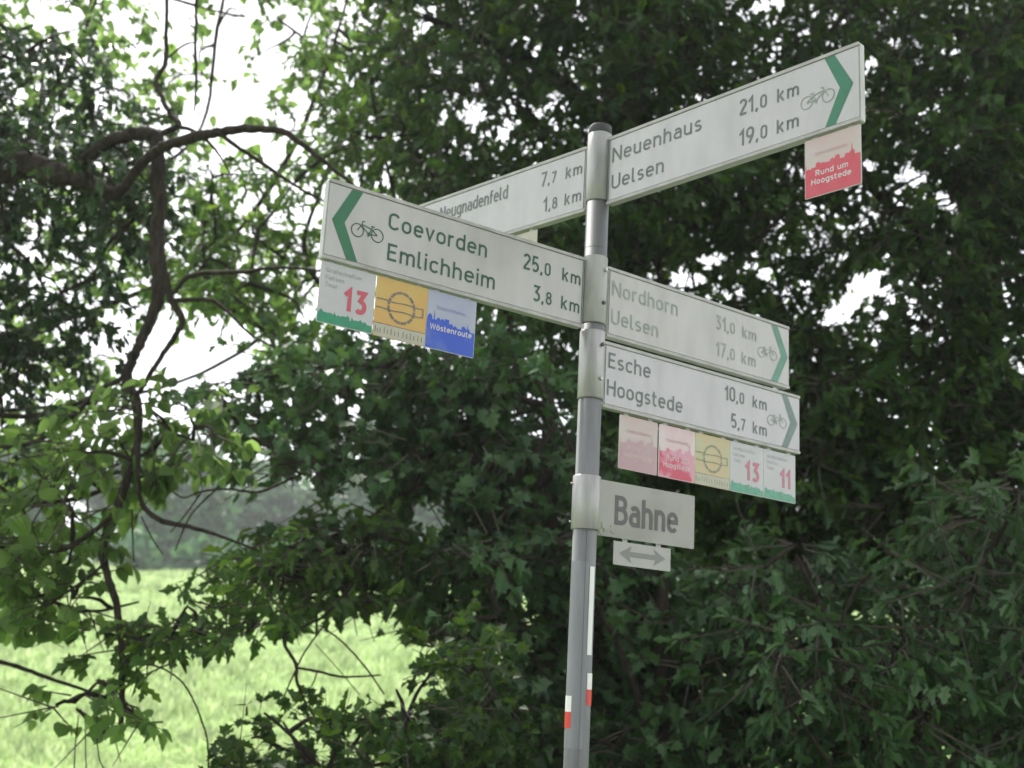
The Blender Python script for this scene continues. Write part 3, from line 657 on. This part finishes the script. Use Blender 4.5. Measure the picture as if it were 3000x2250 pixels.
# ------------------------------------------------------------------ far wood and meadow grass
def far_wood():
    P = []; n = 42
    for i in range(n):
        x = -62 + i * 3.1 + rng.normal(0, 1.0); y = 74 + rng.uniform(0, 16); g = float(ground_z(x, y)); h = rng.uniform(8.5, 12.5); w = rng.uniform(2.4, 3.6)
        k = 1100; a = norm(rng.normal(0, 1, (k, 3))) * (rng.uniform(.55, 1, (k, 1)))
        lobes = norm(rng.normal(0, 1, (9, 3)))
        bump = 1 + .22 * np.max(norm(a) @ lobes.T, axis=1, keepdims=True) ** 6
        P.append(np.array([x, y, g + h * .52]) + a * bump * np.array([w, w, h * .47]))
    P = np.concatenate(P); n = len(P); Y = norm(rng.normal(0, 1, (n, 3))); up = norm(rng.normal(0, 1, (n, 3))); Z = norm(np.cross(Y, up)); X = np.cross(Y, Z)
    for i in range(60):
        x = rng.uniform(-52, 42); y = rng.uniform(60, 71); g = float(ground_z(x, y)); q = rng.uniform(1.2, 2.6)
        k = 120; a = norm(rng.normal(0, 1, (k, 3))) * rng.uniform(.6, 1, (k, 1))
        nP = np.array([x, y, g + q * .4]) + a * np.array([q, q, q * .8]); P = np.concatenate([P, nP])
    n = len(P); Y = norm(rng.normal(0, 1, (n, 3))); up = norm(rng.normal(0, 1, (n, 3))); Z = norm(np.cross(Y, up)); X = np.cross(Y, Z)
    o = link('distant_wood', leaves_to_mesh('distant_wood', 'round', P, X, Y, Z, rng.uniform(.45, .9, n), m_far))
    tag(o, 'hazy grey-green wood beyond the meadow', 'wood', kind='stuff')
far_wood()
def grass():
    n = 240000
    y = 17 + 50 * rng.uniform(0, 1, n) ** 1.25; x = rng.uniform(-.62, .45, n) * y
    z = ground_z(x, y); az = rng.uniform(0, 2 * PI, n); h = rng.uniform(.12, .32, n) * (1 + .3 * np.sin(x * 1.7) * np.sin(y * 1.3)); w = rng.uniform(.008, .024, n) * (.5 + y / 30)
    h = h * np.clip(1 + .8 * np.sin(x * .9 + 2 * np.sin(y * .31)) * np.sin(y * .63 + x * .4), .45, 2)
    lean = rng.uniform(.1, .6, n) * h; a2 = rng.uniform(0, 2 * PI, n)
    cx, cy = np.cos(az) * w, np.sin(az) * w; lx, ly = np.cos(a2) * lean, np.sin(a2) * lean
    B = np.stack([x, y, z - .02], 1); o_ = np.stack([cx, cy, 0 * cx], 1); m1 = np.stack([lx * .35, ly * .35, h * .6], 1); t = np.stack([lx, ly, h], 1)
    V = np.stack([B - o_, B + o_, B + m1 + o_ * .8, B + m1 - o_ * .8, B + t], 1).reshape(-1, 3)
    me = bpy.data.meshes.new('meadow_grass'); me.vertices.add(n * 5); me.vertices.foreach_set('co', V.reshape(-1))
    lo = np.array([0, 1, 2, 3, 3, 2, 4]); me.loops.add(n * 7); me.polygons.add(n * 2)
    me.loops.foreach_set('vertex_index', (lo[None] + np.arange(n)[:, None] * 5).reshape(-1).astype(np.int32))
    me.polygons.foreach_set('loop_start', (np.array([0, 4])[None] + np.arange(n)[:, None] * 7).reshape(-1).astype(np.int32))
    me.polygons.foreach_set('loop_total', np.tile([4, 3], n).astype(np.int32)); me.update(calc_edges=True)
    m = leaf_mat('grass_blade', [(.14, .23, .09), (.26, .37, .17), (.34, .43, .24), (.18, .29, .11), (.42, .48, .31)], trans=.45, tcol=1.5, rough=.5)
    tag(link('meadow_grass', me, m), 'bright green grass of the sunlit meadow', 'grass', kind='stuff')
grass()

# ------------------------------------------------------------------ stroke lettering (road-sign face, drawn for this scene)
def arc(cx, cy, rx, ry, a0, a1, n=8):
    return [(cx + rx * math.cos(R(a0 + (a1 - a0) * i / n)), cy + ry * math.sin(R(a0 + (a1 - a0) * i / n))) for i in range(n + 1)]
def stad(x0, x1, y0, y1, r_=None):
    r_ = r_ or (x1 - x0) / 2
    return arc(x1 - r_, y1 - r_, r_, r_, 0, 90, 5) + arc(x0 + r_, y1 - r_, r_, r_, 90, 180, 5) + arc(x0 + r_, y0 + r_, r_, r_, 180, 270, 5) + arc(x1 - r_, y0 + r_, r_, r_, 270, 360, 5)
h_, X_, B_, T_ = .07, .66, .07, .93
o_ = [(stad(.07, .47, B_, X_), True)]
def n_(x): return [(x, 0), (x, .73)], [(x, .46)] + arc(x + .19, .47, .19, .19, 180, 0, 8) + [(x + .38, 0)]
G_ = {  # glyph: (advance width, [(points, closed)])
 'o': (.54, o_), 'ö': (.54, o_ + [([(.15, .82), (.15, .95)], 0), ([(.39, .82), (.39, .95)], 0)]),
 'e': (.54, [([(.07, .38), (.47, .38), (.47, .46)] + arc(.27, .46, .20, .20, 0, 180, 8) + [(.07, .27)] + arc(.27, .27, .20, .20, 180, 325, 7), 0)]),
 'v': (.50, [([(.05, .73), (.25, .06), (.45, .73)], 0)]),
 'r': (.36, [([(.07, 0), (.07, .73)], 0), ([(.07, .46)] + arc(.27, .46, .20, .20, 180, 75, 5), 0)]),
 'd': (.54, [([(.47, 0), (.47, 1)], 0), (stad(.07, .47, B_, X_), True)]),
 'b': (.54, [([(.07, 0), (.07, 1)], 0), (stad(.07, .47, B_, X_), True)]),
 'n': (.53, [(n_(.07)[0], 0), (n_(.07)[1], 0)]),
 'h': (.53, [([(.07, 0), (.07, 1)], 0), (n_(.07)[1], 0)]),
 'm': (.80, [([(.07, 0), (.07, .73)], 0), ([(.07, .5)] + arc(.235, .495, .165, .165, 180, 0, 7) + [(.40, 0)], 0), ([(.40, .5)] + arc(.565, .495, .165, .165, 180, 0, 7) + [(.73, 0)], 0)]),
 'l': (.26, [([(.07, 1), (.07, .17)] + arc(.17, .17, .10, .10, 180, 270, 4) + [(.22, .07)], 0)]),
 'i': (.15, [([(.07, 0), (.07, .73)], 0), ([(.07, .86), (.07, 1)], 0)]),
 'c': (.48, [(arc(.27, .46, .20, .20, 35, 180, 7) + arc(.27, .27, .20, .20, 180, 325, 7), 0)]),
 'k': (.48, [([(.07, 0), (.07, 1)], 0), ([(.43, .73), (.09, .30)], 0), ([(.20, .44), (.44, 0)], 0)]),
 'u': (.53, [([(.07, .73), (.07, .26)] + arc(.26, .26, .19, .19, 180, 360, 8), 0), ([(.45, .73), (.45, 0)], 0)]),
 'a': (.52, [(arc(.26, .46, .19, .20, 145, 0, 6) + [(.45, 0)], 0), ([(.45, .42), (.22, .42)] + arc(.22, .245, .15, .175, 90, 270, 7) + [(.45, .07)], 0)]),
 's': (.46, [(arc(.24, .51, .16, .15, 40, 180, 6) + arc(.22, .50, .14, .13, 190, 265, 4) + arc(.22, .22, .17, .15, 85, -60, 7) + arc(.20, .22, .15, .15, -90, -140, 3), 0)]),
 'g': (.54, [(stad(.07, .47, B_, X_), True), ([(.47, .73), (.47, -.03)] + arc(.27, -.03, .20, .18, 0, -140, 7), 0)]),
 't': (.36, [([(.12, .95), (.12, .20)] + arc(.24, .19, .12, .12, 180, 270, 4) + [(.33, .07)], 0), ([(0, .66), (.31, .66)], 0)]),
 'f': (.34, [([(.12, 0), (.12, .82)] + arc(.24, .81, .12, .12, 180, 90, 4) + [(.31, .93)], 0), ([(0, .60), (.30, .60)], 0)]),
 'C': (.60, [(arc(.31, .70, .24, .23, 25, 180, 7) + arc(.31, .30, .24, .23, 180, 335, 7), 0)]),
 'G': (.62, [(arc(.31, .70, .24, .23, 25, 180, 7) + arc(.31, .30, .24, .23, 180, 360, 7) + [(.55, .46), (.34, .46)], 0)]),
 'E': (.52, [([(.48, T_), (.07, T_), (.07, B_), (.48, B_)], 0), ([(.07, .52), (.43, .52)], 0)]),
 'F': (.50, [([(.48, T_), (.07, T_), (.07, 0)], 0), ([(.07, .50), (.43, .50)], 0)]),
 'N': (.66, [([(.07, 0), (.07, 1)], 0), ([(.08, .95), (.58, .05)], 0), ([(.59, 0), (.59, 1)], 0)]),
 'U': (.62, [([(.07, 1), (.07, .31)] + arc(.31, .31, .24, .24, 180, 360, 9) + [(.55, 1)], 0)]),
 'H': (.63, [([(.07, 0), (.07, 1)], 0), ([(.56, 0), (.56, 1)], 0), ([(.07, .52), (.56, .52)], 0)]),
 'T': (.54, [([(0, T_), (.54, T_)], 0), ([(.27, T_), (.27, 0)], 0)]),
 'W': (.90, [([(.05, 1), (.24, .05), (.45, .95), (.66, .05), (.85, 1)], 0)]),
 'R': (.60, [([(.07, 0), (.07, T_), (.32, T_)] + arc(.32, .72, .20, .21, 90, -90, 7) + [(.07, .51)], 0), ([(.30, .51), (.54, 0)], 0)]),
 'B': (.60, [([(.07, .54), (.07, T_), (.31, T_)] + arc(.31, .74, .19, .19, 90, -90, 7) + [(.07, .55)], 0), ([(.07, .54), (.07, B_), (.32, B_)] + arc(.32, .305, .22, .235, -90, 90, 7) + [(.07, .54)], 0)]),
 '0': (.55, [(stad(.07, .48, B_, T_), True)]),
 '1': (.36, [([(.03, .68), (.26, .93), (.26, 0)], 0)]),
 '2': (.53, [(arc(.27, .72, .20, .21, 165, -25, 8) + [(.07, .08)], 0), ([(.05, B_), (.50, B_)], 0)]),
 '3': (.53, [([(.06, T_), (.44, T_), (.24, .58)] + arc(.26, .31, .21, .24, 80, -140, 9), 0)]),
 '5': (.53, [([(.45, T_), (.12, T_), (.09, .50)] + arc(.26, .32, .21, .25, 110, -140, 9), 0)]),
 '7': (.50, [([(.04, T_), (.46, T_), (.17, 0)], 0)]),
 '8': (.54, [(stad(.10, .44, .55, T_, .17), True), (stad(.07, .47, B_, .53, .20), True)]),
 '9': (.54, [(stad(.07, .47, .40, T_, .20), True), ([(.47, .62), (.42, .40), (.22, 0)], 0)]),
 ',': (.20, [([(.12, .12), (.06, -.10)], 0)]), ' ': (.30, []),
}
def text_width(s, gap=.11): return sum(G_[c][0] for c in s) + gap * (len(s) - 1)
_z = [0.0]
def write(mb, s, x, y, h, width=None, t=.14, z=.0009, align='l', gap=.11):
    w = text_width(s, gap) * h; kx = (width / w) if width else 1.0
    if align == 'r': x = x - w * kx
    for ch in s:
        adv, strokes = G_[ch]
        for i, (pts, cl) in enumerate(strokes):
            mb.ribbon([(x + px_ * h * kx, y + py_ * h) for px_, py_ in pts], t * h, z + i * .00006, bool(cl))
        x += (adv + gap) * h * kx
    return x

def bicycle(mb, x0, x1, yc, r_, flip, t=.0026):
    """outline bicycle between wheel centres x0, x1; flip = front wheel on the left"""
    z = .0009; k = [0]
    def st(p, cl=False): k[0] += 1; mb.ribbon(p, t, z + k[0] * .00003, cl)
    a, b = (x1, x0) if flip else (x0, x1)          # a = rear hub, b = front hub
    s = 1 if b > a else -1; w = abs(b - a)
    st(arc(a, yc, r_, r_, 0, 342, 19), True); st(arc(b, yc, r_, r_, 0, 342, 19), True)
    bb = (a + s * w * .42, yc - r_ * .15); seat = (a + s * w * .26, yc + r_ * 1.15); head = (a + s * w * .80, yc + r_ * 1.05)
    st([(a, yc), bb, (head[0] + s * .0005, head[1] - r_ * .2)]); st([bb, seat]); st([(a, yc), (a + s * w * .32, yc + r_ * .75)]); st([(a + s * w * .33, yc + r_ * .75), (head[0], head[1])])
    st([(b, yc), head, (head[0] - s * w * .03, yc + r_ * 1.55), (head[0] - s * w * .14, yc + r_ * 1.6)])
    st([(seat[0] - s * w * .1, seat[1]), (seat[0] + s * w * .09, seat[1] + .0005)])
    st(arc(bb[0], bb[1], r_ * .22, r_ * .22, 0, 300, 6), True); st([(bb[0], bb[1]), (bb[0] + s * w * .05, bb[1] - r_ * .45)])

# ------------------------------------------------------------------ signpost
PX, PY, PR = .2122, 3.2206, .0317
POLE = Vector((PX, PY, 0))
CAM_ANG = math.atan2(-PY, -PX)
post = tag(empty('signpost', Matrix.Translation(POLE)), 'grey galvanised signpost pole with a black cap, aluminium collars and a few stickers', 'signpost')
def cyl(name, z0, z1, r_, mat, parent, a0=0, a1=360, seg=48, th=None, bevel=0.0):
    """full or partial cylinder shell with its own thickness round the post axis"""
    full = abs(a1 - a0) >= 360; n = seg; mb = MB(); rings = []
    prof = [(z0, r_ - bevel), (z0 + bevel, r_), (z1 - bevel, r_), (z1, r_ - bevel)] if bevel else [(z0, r_), (z1, r_)]
    cnt = n if full else n + 1; v = []; f = []
    for z, q in prof:
        for i in range(cnt):
            a = R(a0 + (a1 - a0) * i / n); v.append((q * math.cos(a), q * math.sin(a), z))
    for j in range(len(prof) - 1):
        for i in range(n): f.append((j * cnt + i, j * cnt + (i + 1) % cnt, (j + 1) * cnt + (i + 1) % cnt, (j + 1) * cnt + i))
    if full: f += [tuple(range(cnt))[::-1], tuple((len(prof) - 1) * cnt + i for i in range(cnt))]
    mb.add(v, f); o = mb.build(name, mat, parent, False)
    for p in o.data.polygons: p.use_smooth = abs(p.normal.z) < .5
    return o
cyl('pole', -.3, 3.150, PR, m_pole, post)
cyl('pole_cap', 3.1465, 3.172, PR + .0008, m_cap, post, bevel=.002)
collars = [(2.941, 3.146, m_alu), (2.584, 2.776, m_alu_dull), (2.374, 2.563, m_alu)]
for z0, z1, m in collars:
    c_ = cyl('collar', z0, z1, PR + .0030, m, post, bevel=.0015)
    cyl('collar_edge', z0 - .0032, z0 - .0002, PR + .0016, m_screw_dark, c_)
def bolt(parent, ang, z, r_=.0045, rad=PR + .006, mat=m_screw):
    a = CAM_ANG + R(ang); c = Vector((math.cos(a), math.sin(a), 0)); p = Vector((0, 0, z)) + c * rad
    mb = MB(); mb.tube([p - c * .003, p + c * .0045, p + c * .0062], [r_, r_, r_ * .6], 10); return mb.build('bolt', mat, parent)
for z, a, m in ((2.735, 52, m_screw), (2.640, 48, m_screw_dark), (2.522, 50, m_screw_dark), (2.426, 46, m_screw)):
    bolt(post, a, z, .0055, PR + .0042, m)
# stickers and marks on the pole
cyl('clear_wrap', 1.47, 1.936, PR + .0006, m_sheath, post, math.degrees(CAM_ANG) - 88, math.degrees(CAM_ANG) + 26, 24)
cyl('pole_seam', 1.30, 2.018, PR + .0011, m_groove, post, math.degrees(CAM_ANG) + 7, math.degrees(CAM_ANG) + 9.5, 2)
cyl('white_strip', 1.70, 1.924, PR + .0009, m_stwhite, post, math.degrees(CAM_ANG) + 32, math.degrees(CAM_ANG) + 62, 8)
for (z0, z1, z2, a0, a1) in ((1.518, 1.558, 1.597, -100, -32), (1.576, 1.615, 1.655, 38, 100)):
    st_ = cyl('trail_mark', z1, z2, PR + .0012, m_stwhite, post, math.degrees(CAM_ANG) + a0, math.degrees(CAM_ANG) + a1, 10)
    st_['label'] = 'white over red trail marker sticker on the pole'
    cyl('red_half', z0, z1, PR + .0012, m_red, st_, math.degrees(CAM_ANG) + a0, math.degrees(CAM_ANG) + a1, 10)
ring = cyl('pole_joint', 2.800, 2.8016, PR + .0004, m_groove, post, math.degrees(CAM_ANG) - 55, math.degrees(CAM_ANG) + 40, 12)

# ------------------------------------------------------------------ sign frames
def frame(yaw, ztop, st, right):
    d = Vector((math.cos(yaw), math.sin(yaw), 0)); o = POLE + d * st + Vector((0, 0, ztop))
    X = d if right else -d; Y = Vector((0, 0, 1)); Z = X.cross(Y)
    m = Matrix((X, Y, Z)).transposed().to_4x4(); m.translation = o
    return m
def rrect(x0, x1, y0, y1, r_, n=4):
    q = []
    for cx, cy, a in ((x1 - r_, y1 - r_, 0), (x0 + r_, y1 - r_, 90), (x0 + r_, y0 + r_, 180), (x1 - r_, y0 + r_, 270)):
        q += arc(cx, cy, r_, r_, a, a + 90, n)
    return q
def arm_sign(label, yaw, ztop, st, L, H, right, lines, arrow_mat, ink, face, ch=None, bike=None, bike_ink=None, dec=.036, cap=.044):
    sx = 1 if right else -1
    fr = frame(yaw, ztop, st, right)
    root = tag(empty('direction_sign', fr), label, 'direction sign')
    x0, x1 = (0, L) if right else (-L, 0)
    mb = MB(); mb.prism(rrect(x0, x1, -H, 0, .006), -.020, -.0022); o = mb.build('panel', m_back, root)
    mb = MB(); mb.prism(rrect(x0 + .003, x1 - .003, -H + .0115, -.0115, .002), -.0024, 0.0); mb.build('face', face, root)
    for y0, y1 in ((-.0090, -.0004), (-H + .0004, -H + .0090)):
        mb = MB(); mb.prism(rrect(x0 + .0006, x1 - .0006, y0, y1, .003), -.0026, .0022); mb.build('rail', m_rail, root)
    xe = 0.0055 * sx
    mb = MB(); mb.box(min(xe, xe + .0016 * sx), max(xe, xe + .0016 * sx), -H + .012, -.012, .0004, .0010); mb.build('edge_line', m_groove, root)
    # fin that joins the panel to its collar
    mb = MB(); a, b = sorted((-(st - PR - .003) * sx, .004 * sx)); mb.box(a, b, -H + .004, -.004, -.016, -.006); mb.build('bracket', m_alu_dull, root)
    if ch:
        a0, tip, inn, top = ch      # u of the stroke's outer corner, tip, inner corner, width at the rim
        mid = -H / 2; e = .0118
        mb = MB(); mb.sheet([(a0 * sx, -e), ((a0 + top) * sx, -e), (tip * sx, mid), ((a0 + top) * sx, -H + e), (a0 * sx, -H + e), (inn * sx, mid)][::(1 if sx < 0 else -1)], .0006)
        mb.build('arrow', arrow_mat, root)
    if bike:
        mb = MB(); w0, w1, r_ = bike; a, b = sorted((w0 * sx, w1 * sx)); bicycle(mb, a, b, -H * .545, r_, not right); mb.build('bicycle_symbol', bike_ink or ink, root)
    for it in lines:
        if it[0] == 'T':
            _, s, x, y, w = it; mb = MB(); write(mb, s, x, y, cap, w); mb.build('lettering', ink, root)
        else:                       # distance: big digits, small decimal, small km that ends at x1
            _, big, small, x, y, xend = it; mb = MB(); xx = write(mb, big + ',', x, y, cap * 1.02)
            write(mb, small, xx + .001, y, dec); write(mb, 'km', xend, y, dec, .064, align='r', t=.15, gap=.2); mb.build('lettering', ink, root)
    return root, fr
def plaque(label, fr, x0, y0, w, face, draw, H=.15, group=None):
    m = fr @ Matrix.Translation((x0, y0, 0))
    root = tag(empty('route_plaque', m), label, 'route plaque', group)
    mb = MB(); mb.prism(rrect(0, w, -H, 0, .003), -.0065, -.0045); mb.build('plate', face, root)
    for cx in (.18 * w, .82 * w):
        mb = MB(); mb.box(cx - .008, cx + .008, -.004, .012, -.0105, -.0066); mb.build('hanger', m_alu_dull, root)
    draw(root, w, H)
    return root
Zp = -.0040
def skyline(root, w, H, base, mat, seed, hi=.02, name='skyline', left=.0, steps=11, spires=((.17, .022),)):
    r2 = random.Random(seed); pts = [(w - .002, -H + .002), (w - .002, -H + base * .6)]
    n = steps; xs = [w - .004 - (w - .008) * i / n for i in range(n + 1)]
    for i in range(n):
        y = -H + base * (.6 + left * (i / n)) + r2.uniform(0, hi); xm = (xs[i] + xs[i + 1]) / 2
        pts += [(xs[i], y)] + ([(xm, y + r2.uniform(.002, .006))] if i % 3 else []) + [(xs[i + 1] + .0006, y)]
        for sp, hh in spires:
            if abs((1 - (i + .5) / n) - sp) < .5 / n: pts[-1:-1] = [(xm + .002, y), (xm, y + hh), (xm - .002, y)]
    pts += [(.002, -H + base * .7), (.002, -H + .002)]
    mb = MB(); mb.sheet(pts, Zp); return mb.build(name, mat, root)
def d_number(num, mat, small, green, light=False):
    def f(root, w, H):
        skyline(root, w, H, .026, green, 5, .006, left=.45, steps=12, spires=((.28, .009), (.62, .010)))
        mb = MB(); k = w / .15
        x = .068 * k if num == '13' else .078 * k
        for i, c in enumerate(num):
            adv, strokes = G_[c]; xx = x + (.030 if i else 0) * k * (1 if num == '13' else .93)
            for j, (pts, cl) in enumerate(strokes): mb.ribbon([(xx + a * .058 * k * .95, -.108 + b * .056) for a, b in pts], .0115 * k, Zp + .0003 + j * .00005, bool(cl))
        mb.build('number', mat, root)
        mb = MB(); write(mb, 'Grafschafter', .014 * k, -.0250, .0115, .098 * k, .13, Zp + .0002); write(mb, 'Fietsen', .014 * k, -.0430, .0115, .050 * k, .13, Zp + .0002); write(mb, 'Tour', .014 * k, -.0600, .0115, .034 * k, .13, Zp + .0002)
        mb.build('lettering', small, root)
    return f
def d_ring(ringm, band):
    def f(root, w, H):
        k = w / .15; cx, cy, r_ = w * .50, -H * .45, .0375 * k; mb = MB()
        for i in range(12): mb.ribbon([(p[0], cy + (p[1] - cy) / k) for p in arc(cx, cy, r_, r_ * 1.02, i * 30 + 1, i * 30 + 27, 4)], .0068 * k, Zp + .0002)
        mb.build('ring', ringm, root)
        mb = MB()
        for dy, sh in ((.011, 0), (-.011, .5)):
            mb.ribbon([(w * (.02 + .90 * i / 14), cy + dy + .0012 * math.sin(i * .9 + sh)) for i in range(15)], .0028, Zp + .0004)
        mb.ribbon([(w * .92, cy + .0115), (w * .92, cy - .0115)], .0028, Zp + .0005)
        mb.build('route_lines', ringm, root)
        mb = MB(); mb.box(.001, w - .001, -H * .785, -H * .775, Zp, Zp + .0002); mb.build('rule_line', band, root)
        mb = MB(); mb.sheet([(.001, -H + .001), (w - .001, -H + .001), (w - .001, -H * .79), (.001, -H * .79)], Zp - .0001); mb.build('title_band', m_pl_beige, root)
        mb = MB()
        for i, (q, tall) in enumerate(((.03, 1), (.07, .6), (.12, .8), (.20, 1), (.26, .7), (.33, 1), (.40, .7), (.47, .8), (.56, 1), (.63, .8), (.70, 1), (.77, .7), (.85, 1), (.92, .8))): mb.box(w * q, w * q + .0022, -H * .94, -H * .94 + .016 * tall, Zp + .0001, Zp + .0003)
        mb.build('title_print', band, root)
    return f
def d_town(sk, top, l1, l2, printm, seed, base=.082, spire=((.86, .022),), y1=-.098, y2=-.119, left=-.04):
    def f(root, w, H):
        skyline(root, w, H, base / .6 * .93, sk, seed, .014, left=left, spires=spire)
        mb = MB(); write(mb, 'Emlichheim', .030, -.046, .010, .085, .13, Zp + .0002); mb.build('lettering', top, root)
        mb = MB(); write(mb, l1, .030 if l2 else .012, y1, .0145, (.058 if len(l1) < 5 else .088) if l2 else .125, .19, Zp + .0004)
        if l2: write(mb, l2, .018, y2, .0145, .108, .19, Zp + .0004)
        mb.build('lettering', printm, root)
    return f

arrow_std = (.704, .781, .745, .028)
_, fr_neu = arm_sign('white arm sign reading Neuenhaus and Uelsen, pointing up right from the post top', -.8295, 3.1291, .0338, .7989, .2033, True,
    [('T', 'Neuenhaus', .0165, -.081, .316), ('T', 'Uelsen', .0165, -.163, .190), ('D', '21', '0', .452, -.081, .631), ('D', '19', '0', .453, -.165, .630)], m_green2, m_ink_glare, m_white_cool, arrow_std, (.653, .713, .0165), m_ink_glare_pale)
_, fr_coe = arm_sign('white arm sign reading Coevorden and Emlichheim, pointing left towards the camera', 3.7592, 2.7685, .0358, .7919, .2025, False,
    [('T', 'Coevorden', -.623, -.084, .297), ('T', 'Emlichheim', -.620, -.164, .324), ('D', '25', '0', -.210, -.084, -.014), ('D', '3', '8', -.173, -.164, -.014)], m_green, m_ink, m_white, (.699, .776, .742, .030), (.651, .706, .0165), m_ink)
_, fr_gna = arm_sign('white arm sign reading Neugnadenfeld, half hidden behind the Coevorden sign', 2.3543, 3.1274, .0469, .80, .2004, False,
    [('T', 'Neugnadenfeld', -.622, -.080, .306), ('D', '7', '7', -.178, -.080, -.016), ('D', '1', '8', -.164, -.163, -.016)], m_green2, m_ink_glare, m_white_cool, arrow_std, (.653, .713, .0165))
_, fr_nor = arm_sign('white arm sign reading Nordhorn and Uelsen with print paled by painted glare, pointing right above the Esche sign', .6555, 2.7658, .0501, .7769, .2039, True,
    [('T', 'Nordhorn', .0155, -.081, .262), ('T', 'Uelsen', .0155, -.164, .185), ('D', '31', '0', .438, -.083, .620), ('D', '17', '0', .440, -.165, .618)], m_green_glare, m_ink_glare_pale, m_white, (.690, .769, .737, .030), (.644, .700, .0155), m_ink_glare_pale)
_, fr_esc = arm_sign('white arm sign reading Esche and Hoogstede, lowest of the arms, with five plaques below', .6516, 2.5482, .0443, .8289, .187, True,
    [('T', 'Esche', .0165, -.073, .162), ('T', 'Hoogstede', .0145, -.150, .294), ('D', '10', '0', .484, -.076, .672), ('D', '5', '7', .513, -.156, .673)], m_green_glare_gray, m_ink_glare, m_white_cool, (.742, .817, .783, .028), (.692, .748, .0155), m_ink_glare_pale)

plaque('white route plaque with a red 13 and green skyline below the Coevorden sign', fr_coe, -.790, -.2075, .149, m_pl_white, d_number('13', m_num, m_small, m_sk_green))
plaque('orange plaque with a dark dashed ring below the Coevorden sign', fr_coe, -.6385, -.2075, .147, m_pl_orange, d_ring(m_ring, m_ring))
plaque('blue plaque with a town skyline and white print below the Coevorden sign', fr_coe, -.4925, -.2075, .147, m_pl_blue, d_town(m_sk_blue, m_print_bluegray, 'Wöstenroute', None, m_print_white, 3, .066, ((.16, .026), (.86, .016)), y1=-.100, left=.15))
plaque('strong red plaque reading Rund um Hoogstede, below the tip of the Neuenhaus sign', fr_neu, .6435, -.2085, .152, m_pl_pink, d_town(m_sk_red, m_print_pink, 'Rund um', 'Hoogstede', m_print_white, 8))
plaque('pale plaque seen below the Neugnadenfeld sign, mostly hidden', fr_gna, -.338, -.2085, .15, m_pl_beige, lambda r_, w, H: None)
plaque('washed-out pink plaque, nearest the post below the Esche sign', fr_esc, .0705, -.194, .146, m_pl_pink, d_town(m_sk_pink, m_print_pink, 'Rund um', 'Hoogstede', m_pl_pink, 8))
plaque('pink plaque with a patch of strong red, second from the post below the Esche sign', fr_esc, .2225, -.194, .144, m_pl_pink2, d_town(m_sk_mixed, m_print_pink, 'Rund um', 'Hoogstede', m_pl_pink2, 8))
plaque('faded orange plaque with a ring, in the middle of the row below the Esche sign', fr_esc, .3678, -.194, .147, m_pl_orange_faded, d_ring(m_ring_faded, m_ring_faded))
plaque('white route plaque with a faded red 13 below the Esche sign', fr_esc, .516, -.194, .148, m_pl_white, d_number('13', m_num_faded, m_small_faded, m_sk_green_faded))
plaque('white route plaque with a faded red 11, at the outer end below the Esche sign', fr_esc, .6655, -.194, .146, m_pl_white, d_number('11', m_num_faded, m_small_faded, m_sk_green_faded))

# ------------------------------------------------------------------ place sign "Bahne" and its arrow plate
frB = frame(.6002, 2.1625, .0352, True)
pb = tag(empty('place_sign', frB), 'weathered grey-white sign reading Bahne, clamped round the post', 'sign')
mb = MB(); mb.prism(rrect(-.004, .3536, -.150, -.0005, .002), -.004, 0); mb.build('panel', m_place, pb)
slv = cyl('sleeve', 2.021, 2.163, PR + .0058, m_alu, pb, bevel=.0008); slv.matrix_parent_inverse = frB.inverted() @ Matrix.Translation(POLE)
for z in (2.142, 2.040):
    b_ = bolt(pb, -78, z, .003, PR + .0058, m_screw); b_.matrix_parent_inverse = frB.inverted() @ Matrix.Translation(POLE)
mb = MB(); write(mb, 'Bahne', .0645, -.1145, .078, .226, .155, .0008); mb.build('lettering', m_place_ink, pb)
mb = MB(); r3 = random.Random(4)
for i in range(26):
    x = abs(r3.gauss(.004, .022)); y = -.148 + abs(r3.gauss(0, .016)); q = r3.uniform(.001, .0034)
    mb.sheet([(x + q * math.cos(a) * r3.uniform(.6, 1.2), min(-.0 + y + q * 1.4 * math.sin(a), -.001)) for a in [k * PI / 3 for k in range(6)]], .0003 + i * .00001)
o = mb.build('algae_stain', m_moss, pb); o['kind'] = 'stuff'
pa = tag(empty('arrow_plate', frB), 'small white plate with a grey two-headed arrow below the Bahne sign', 'arrow plate')
mb = MB(); mb.prism(rrect(.067, .268, -.2210, -.1585, .002), -.005, -.001); mb.build('plate', plain('arrow_plate_white', (.35, .345, .335), .45, var=.07, scale=12), pa)
mb = MB(); cy = -.1892
mb.sheet([(.0845, cy), (.127, cy + .0225), (.121, cy + .0070), (.212, cy + .0070), (.206, cy + .0225), (.2485, cy), (.206, cy - .0225), (.212, cy - .0070), (.121, cy - .0070), (.127, cy - .0225)][::-1], -.0004)
mb.build('arrow', plain('arrow_gray', (.19, .19, .185), .5), pa)
for x in (.10, .22):
    mb = MB(); mb.box(x, x + .015, -.165, -.145, -.0085, -.0052); mb.build('hanger', m_alu_dull, pa)

# ------------------------------------------------------------------ damp summer air
def haze():
    mb = MB(); mb.box(-110, 110, -12, 125, -1.2, 24.5)
    m = bpy.data.materials.new('haze'); m.use_nodes = True; n = m.node_tree.nodes; n.clear()
    o = n.new('ShaderNodeOutputMaterial'); v = n.new('ShaderNodeVolumePrincipled')
    v.inputs['Color'].default_value = (.93, .96, 1, 1); v.inputs['Density'].default_value = .0010; v.inputs['Anisotropy'].default_value = .3
    m.node_tree.links.new(v.outputs[0], o.inputs['Volume'])
    tag(mb.build('haze', m), 'thin damp haze over the meadow', 'haze', kind='stuff')
haze()
